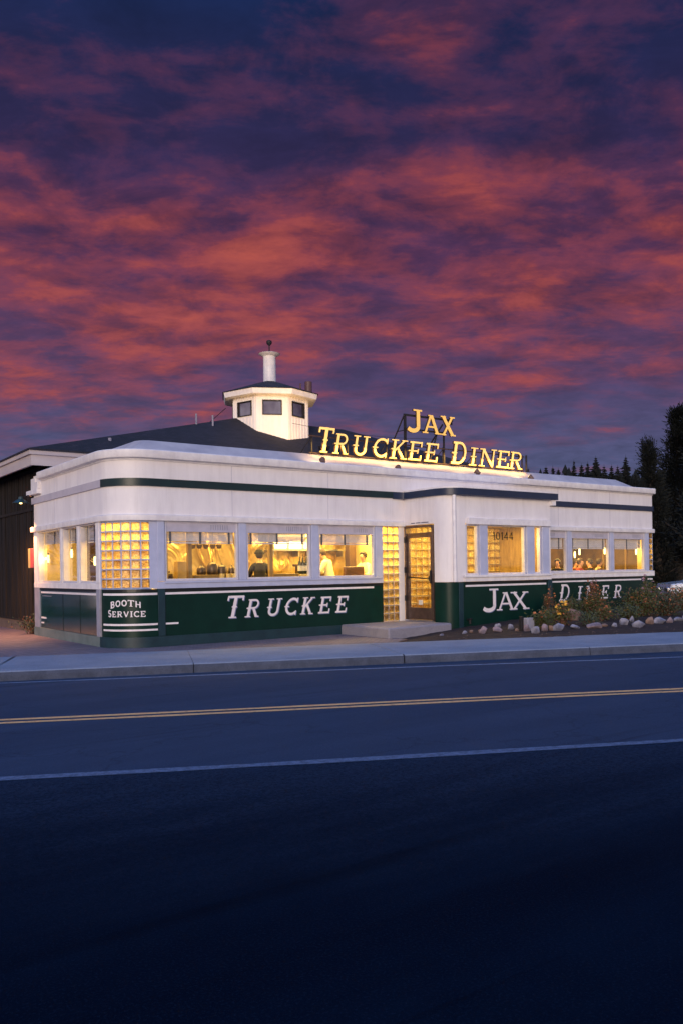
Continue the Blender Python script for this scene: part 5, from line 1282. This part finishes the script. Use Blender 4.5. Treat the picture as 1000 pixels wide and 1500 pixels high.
shrub(17.2, -5.0, .8, .9, ('leafA', 'leafC'), 'dark bush beyond the right edge rocks', 2600, .06, (('petal_o', 10, .04),), 25, 24)
shrub(15.9, -1.0, .3, 1.05, ('leafB', 'leafA'), 'slender grey green stems with mauve tips beside the window corner', 700, .05, (('petal_p', 14, .05),), 26, 14, airy=1)
shrub(10.9, -2.3, .35, .55, ('leafB', 'leafA'), 'small dark plant behind the tan boulder', 1200, .05, (), 27, 14)
shrub(.0, 6.05, .35, .42, ('leafB', 'leafC'), 'weeds growing at the foot of the dark siding', 700, .06, (), 28, 12, group='weeds by the siding')

# ---------------------------------------------------------------- trees
def conifer(x, y, h, r0, seed, label, mat, name='fir_tree', group='firs beyond the diner', leaves=900, leaf=.35, z=-.17, skinny=.9):
    r = random.Random(seed); e = empty(name, (x, y, z), label, 'tree', group)
    tr = MB(); tr.tube((0, 0, 0), (0, 0, h * .99), h * .014, .02, 8); tr.build('trunk', M['bark'], e)
    cr_ = MB(); zz = h * .08; a0 = r.uniform(0, 6)
    while zz < h * .99:
        t_ = zz / h; R_ = r0 * (1 - t_) ** skinny * r.uniform(.55, 1.2) + .03; nb = 9 if t_ < .8 else 6
        for b in range(nb):
            a = a0 + b * 6.283 / nb + r.uniform(-.25, .25); Lb = R_ * r.uniform(.7, 1.15); dr = r.uniform(-.25, .05)
            for q_ in (.35, .65, .95):
                p = Vector((math.cos(a) * Lb * q_, math.sin(a) * Lb * q_, zz + dr * Lb * q_))
                d = Vector((math.cos(a), math.sin(a), dr)).normalized(); s_ = Vector((-math.sin(a), math.cos(a), r.uniform(-.5, .5)))
                k_ = min(1, .16 + 2.6 * (1 - t_)); wdt = leaf * r.uniform(.2, .42) * k_; l2 = leaf * r.uniform(.5, .9) * k_
                cr_.quad(p - s_ * wdt - d * l2 * .5 , p + d * l2, p + s_ * wdt - d * l2 * .5, p - d * l2 * .5 + Vector((0, 0, -.12)))
                cr_.quad(p + Vector((0, 0, .14 * k_)) , p + d * l2 * .9, p - Vector((0, 0, .2 * k_)), p - d * l2)
        a0 += .9; zz += h * r.uniform(.010, .019)
    for a in (0, 1.57): cr_.quad((-.05 * math.cos(a), -.05 * math.sin(a), h * .95), (.05 * math.cos(a), .05 * math.sin(a), h * .95), (0, 0, h * 1.015))
    cr_.build('crown', mat, e, recalc=False); return e
camv = Vector((-5.967, -16.36, 0)); fwdv = Vector((HX, HY, 0)); rgt = Vector((HY, -HX, 0))
def atpx(u, dist): return camv + fwdv * dist + rgt * ((u - 545.28) / 1231.23 * dist)
far = [(767, 690, 1.0), (775, 686, .9), (783, 692, .9), (801, 683, 1.1), (811, 682, .8), (819, 686, .8), (829, 690, .7), (842, 674, .9), (853, 680, 1.2), (862, 677, 1.0), (874, 669, 1.2), (886, 681, 1.6), (897, 681, 1.2), (906, 682, 1.1), (918, 667, 1.3), (932, 694, 1.0), (941, 697, 1.0), (949, 690, 1.2), (958, 700, 1.2), (968, 705, 1.2), (924, 702, .9), (880, 690, 1.0)]
descs = ['short', 'narrow', 'ragged', 'broad', 'small', 'thin', 'low', 'slim', 'full', 'pointed', 'tall', 'bulky', 'leaning', 'bushy', 'tallest sharp', 'stubby', 'squat', 'dense', 'dark', 'dim', 'hidden', 'stocky']
for i, (u, ytop, wd) in enumerate(far):
    dist = 62 + (i * 7) % 17; p = atpx(u, dist); hor = 835.18 + (u - 545) * -.0147
    h = 1.67 + (hor - ytop) * dist / 1231.23
    conifer(p.x, p.y, h, 2.5 * wd, 50 + i, '%s dark fir %s' % (descs[i], 'beside the right end of the rooftop sign' if u < 815 else ('above the flat diner roof right of the sign' if u < 912 else 'between the diner roof end and the big pine')), M['leaf_far'], leaves=1500, leaf=.55, skinny=1.0)
mbk = MB()
for i in range(26000):
    u = rnd.uniform(-350, 1500) if i % 2 else rnd.uniform(700, 1100); dist = rnd.uniform(84, 110); p = atpx(u, dist); hmax = (10.6 if u > 700 else 8.2) + 1.3 * mnoise.noise(Vector((u * .05, 0, 0))); 
    zz = rnd.uniform(-.1, hmax); a = rnd.uniform(0, 6.28); L_ = rnd.uniform(.4, 1.1)
    s_ = Vector((math.cos(a), math.sin(a), 0)) * L_ * .5; mbk.quad(p + s_ + Vector((0, 0, zz)), p + Vector((0, 0, zz + L_)), p - s_ + Vector((0, 0, zz)), p + Vector((0, 0, zz - L_ * .7)))
tag(mbk.build('distant_woods', M['leaf_far'], recalc=False), 'dark belt of distant woods beyond the diner', 'woods', None, 'stuff')

def pine(x, y, h, spread, seed, label, n_br=46, tuft=70, lo=.12, lean=(0, 0), leaf=.26):
    r = random.Random(seed); e = empty('pine_tree', (x, y, -.17), label, 'tree', 'big pines at the right')
    tr = MB(); top = Vector((lean[0], lean[1], h)); tr.tube((0, 0, 0), top * .5, h * .026, h * .017, 10); tr.tube(top * .5, top, h * .017, .03, 8)
    cr_ = MB()
    for k in range(n_br):
        t_ = lo + (1 - lo) * ((k + r.random()) / n_br); base_ = top * t_; a = r.uniform(0, 6.283)
        L_ = spread * min(1, 1.25 * (1.04 - t_) ** .75) * r.uniform(.5, 1.15); up = r.uniform(.05, .55) + t_ * .5
        d = Vector((math.cos(a), math.sin(a), up)).normalized(); mid = base_ + d * L_ * .6; tip = base_ + d * L_ + Vector((0, 0, L_ * .18))
        tr.tube(base_, mid, .06 * (1.2 - t_), .035, 6, False); tr.tube(mid, tip, .035, .012, 5, False)
        for j in range(tuft):
            s_ = r.uniform(.3, 1.02); c_ = base_.lerp(mid, s_ * 1.6) if s_ < .6 else mid.lerp(tip, (s_ - .6) * 2.5)
            cl_ = Vector((r.gauss(0, 1), r.gauss(0, 1), r.gauss(0, .8))) * .13 * (1 + .8 * (1 - t_))
            p = c_ + cl_; dd = (cl_.normalized() + d * .6 + Vector((0, 0, .4))).normalized(); w2 = dd.cross(Vector((r.gauss(0, 1), r.gauss(0, 1), r.gauss(0, 1)))).normalized() * leaf * .2
            l2 = leaf * r.uniform(.6, 1.4); cr_.quad(p - w2, p + dd * l2, p + w2, p - dd * l2 * .3)
    tr.build('trunk', M['bark'], e); cr_.build('crown', M['leaf_pine'], e, recalc=False)
p = atpx(995, 33); pine(p.x, p.y, 7.75, 1.12, 5, 'big dark pine at the right edge with a tall ragged top', 64, 260, leaf=.11, lo=.2)
p = atpx(970, 31); pine(p.x, p.y, 6.15, .62, 6, 'smaller dark pine leaning at the right end of the diner', 48, 230, lean=(-.42, .30), leaf=.10, lo=.1)
p = atpx(984, 36); pine(p.x, p.y, 4.4, 1.15, 8, 'low bushy pine filling the gap between the two big pines', 60, 240, lo=.16, leaf=.12)
p = atpx(1050, 30); pine(p.x, p.y, 8.4, 2.0, 9, 'tall pine partly beyond the right edge of the photo', 60, 220, leaf=.12, lo=.22)

# ---------------------------------------------------------------- car
def car(loc, rz, label, suv=False):
    e = empty('parked_car', loc, label, 'car', None, rz)
    prof = [(-2.2, .35), (-2.25, .62), (-2.15, .88), (-1.3, .98), (-.65, 1.40), (.75, 1.44), (1.55, 1.0), (2.15, .92), (2.22, .6), (2.2, .35)]
    mb = MB(); n = len(prof)
    ws = [(-.82, .93), (-.88, 1.0), (.88, 1.0), (.82, .93)]
    ring = []
    for yy, sc2 in ((-.86, 0), (-.80, 1), (.80, 1), (.86, 0)):
        ring.append([(x_ * (1 if sc2 else .985), yy * (1 if z_ < 1.0 else .82), z_ + (.03 if sc2 and z_ > .8 else 0)) for x_, z_ in prof])
    for a in range(3):
        for k in range(n): mb.quad(ring[a][k], ring[a][(k + 1) % n], ring[a + 1][(k + 1) % n], ring[a + 1][k])
    mb.quad(*ring[0]); mb.quad(*ring[3][::-1])
    mb.build('body', M['car'], e, bevel=.05)
    g_ = MB()
    for s in (-1, 1): g_.quad((-1.15, s * .80, 1.0), (-.62, s * .735, 1.36), (.70, s * .735, 1.39), (1.3, s * .80, 1.04))
    g_.build('side_window', M['carglass'], e, recalc=False)
    g_ = MB(); g_.quad((-1.28, -.66, 1.03), (-.70, -.6, 1.41), (-.70, .6, 1.41), (-1.28, .66, 1.03)); g_.quad((.80, -.6, 1.455), (1.5, -.66, 1.06), (1.5, .66, 1.06), (.80, .6, 1.455)); g_.build('windscreen', M['carglass'], e, recalc=False)
    for x_ in (-1.38, 1.38):
        for s in (-1, 1):
            wh = MB(); wh.tube((x_, s * .70, .33), (x_, s * .89, .33), .33, n=20); wo = wh.build('wheel', M['tyre'], e, smooth='auto')
            rm = MB(); rm.tube((x_, s * .885, .33), (x_, s * .90, .33), .20, n=16); rm.build('rim', M['steel'], wo)
    for s in (-1, 1): hl = MB(); hl.box(-2.27, -2.12, s * .55 - .15, s * .55 + .15, .66, .80); hl.build('headlight', M['steel'], e, bevel=.02)
p = atpx(1066, 28.5); car((p.x, p.y, -.02), R(-40), 'white car parked beyond the flower bed at the right edge')
car((-4.2, 14.5, -.01), R(80), 'white car parked left of the diner, seen mirrored in the side windows')
mb = MB(); p = atpx(985, 60); 
mb.box(-2, 2, -2, 2, 0, 1)
for i, (dx, dy, h) in enumerate(((-10, 22, 9), (-13.5, 17, 8), (-7.5, 27, 10), (-17, 12, 8.5))):
    pine(dx, dy, h, 2.6, 30 + i, ('dark pine standing far left behind the parked white car', 'dark pine left of the parking place', 'tall dark pine at the back of the parking place', 'dark pine near the road at the far left')[i], 40, 50)
bpy.data.objects.remove(bpy.data.objects.new('tmp', None)) if False else None

# ---------------------------------------------------------------- render settings
sc.render.engine = 'CYCLES'
sc.view_settings.view_transform = 'Standard'; sc.view_settings.look = 'None'; sc.view_settings.gamma = 1; sc.view_settings.exposure = 1.0
try: sc.view_settings.use_curve_mapping = False
except Exception: pass
sc.cycles.use_denoising = True
try: sc.cycles.denoiser = 'OPENIMAGEDENOISE'
except Exception: pass
sc.cycles.max_bounces = 8; sc.cycles.transparent_max_bounces = 12; sc.cycles.sample_clamp_indirect = 4
sc.cycles.caustics_reflective = False; sc.cycles.caustics_refractive = False
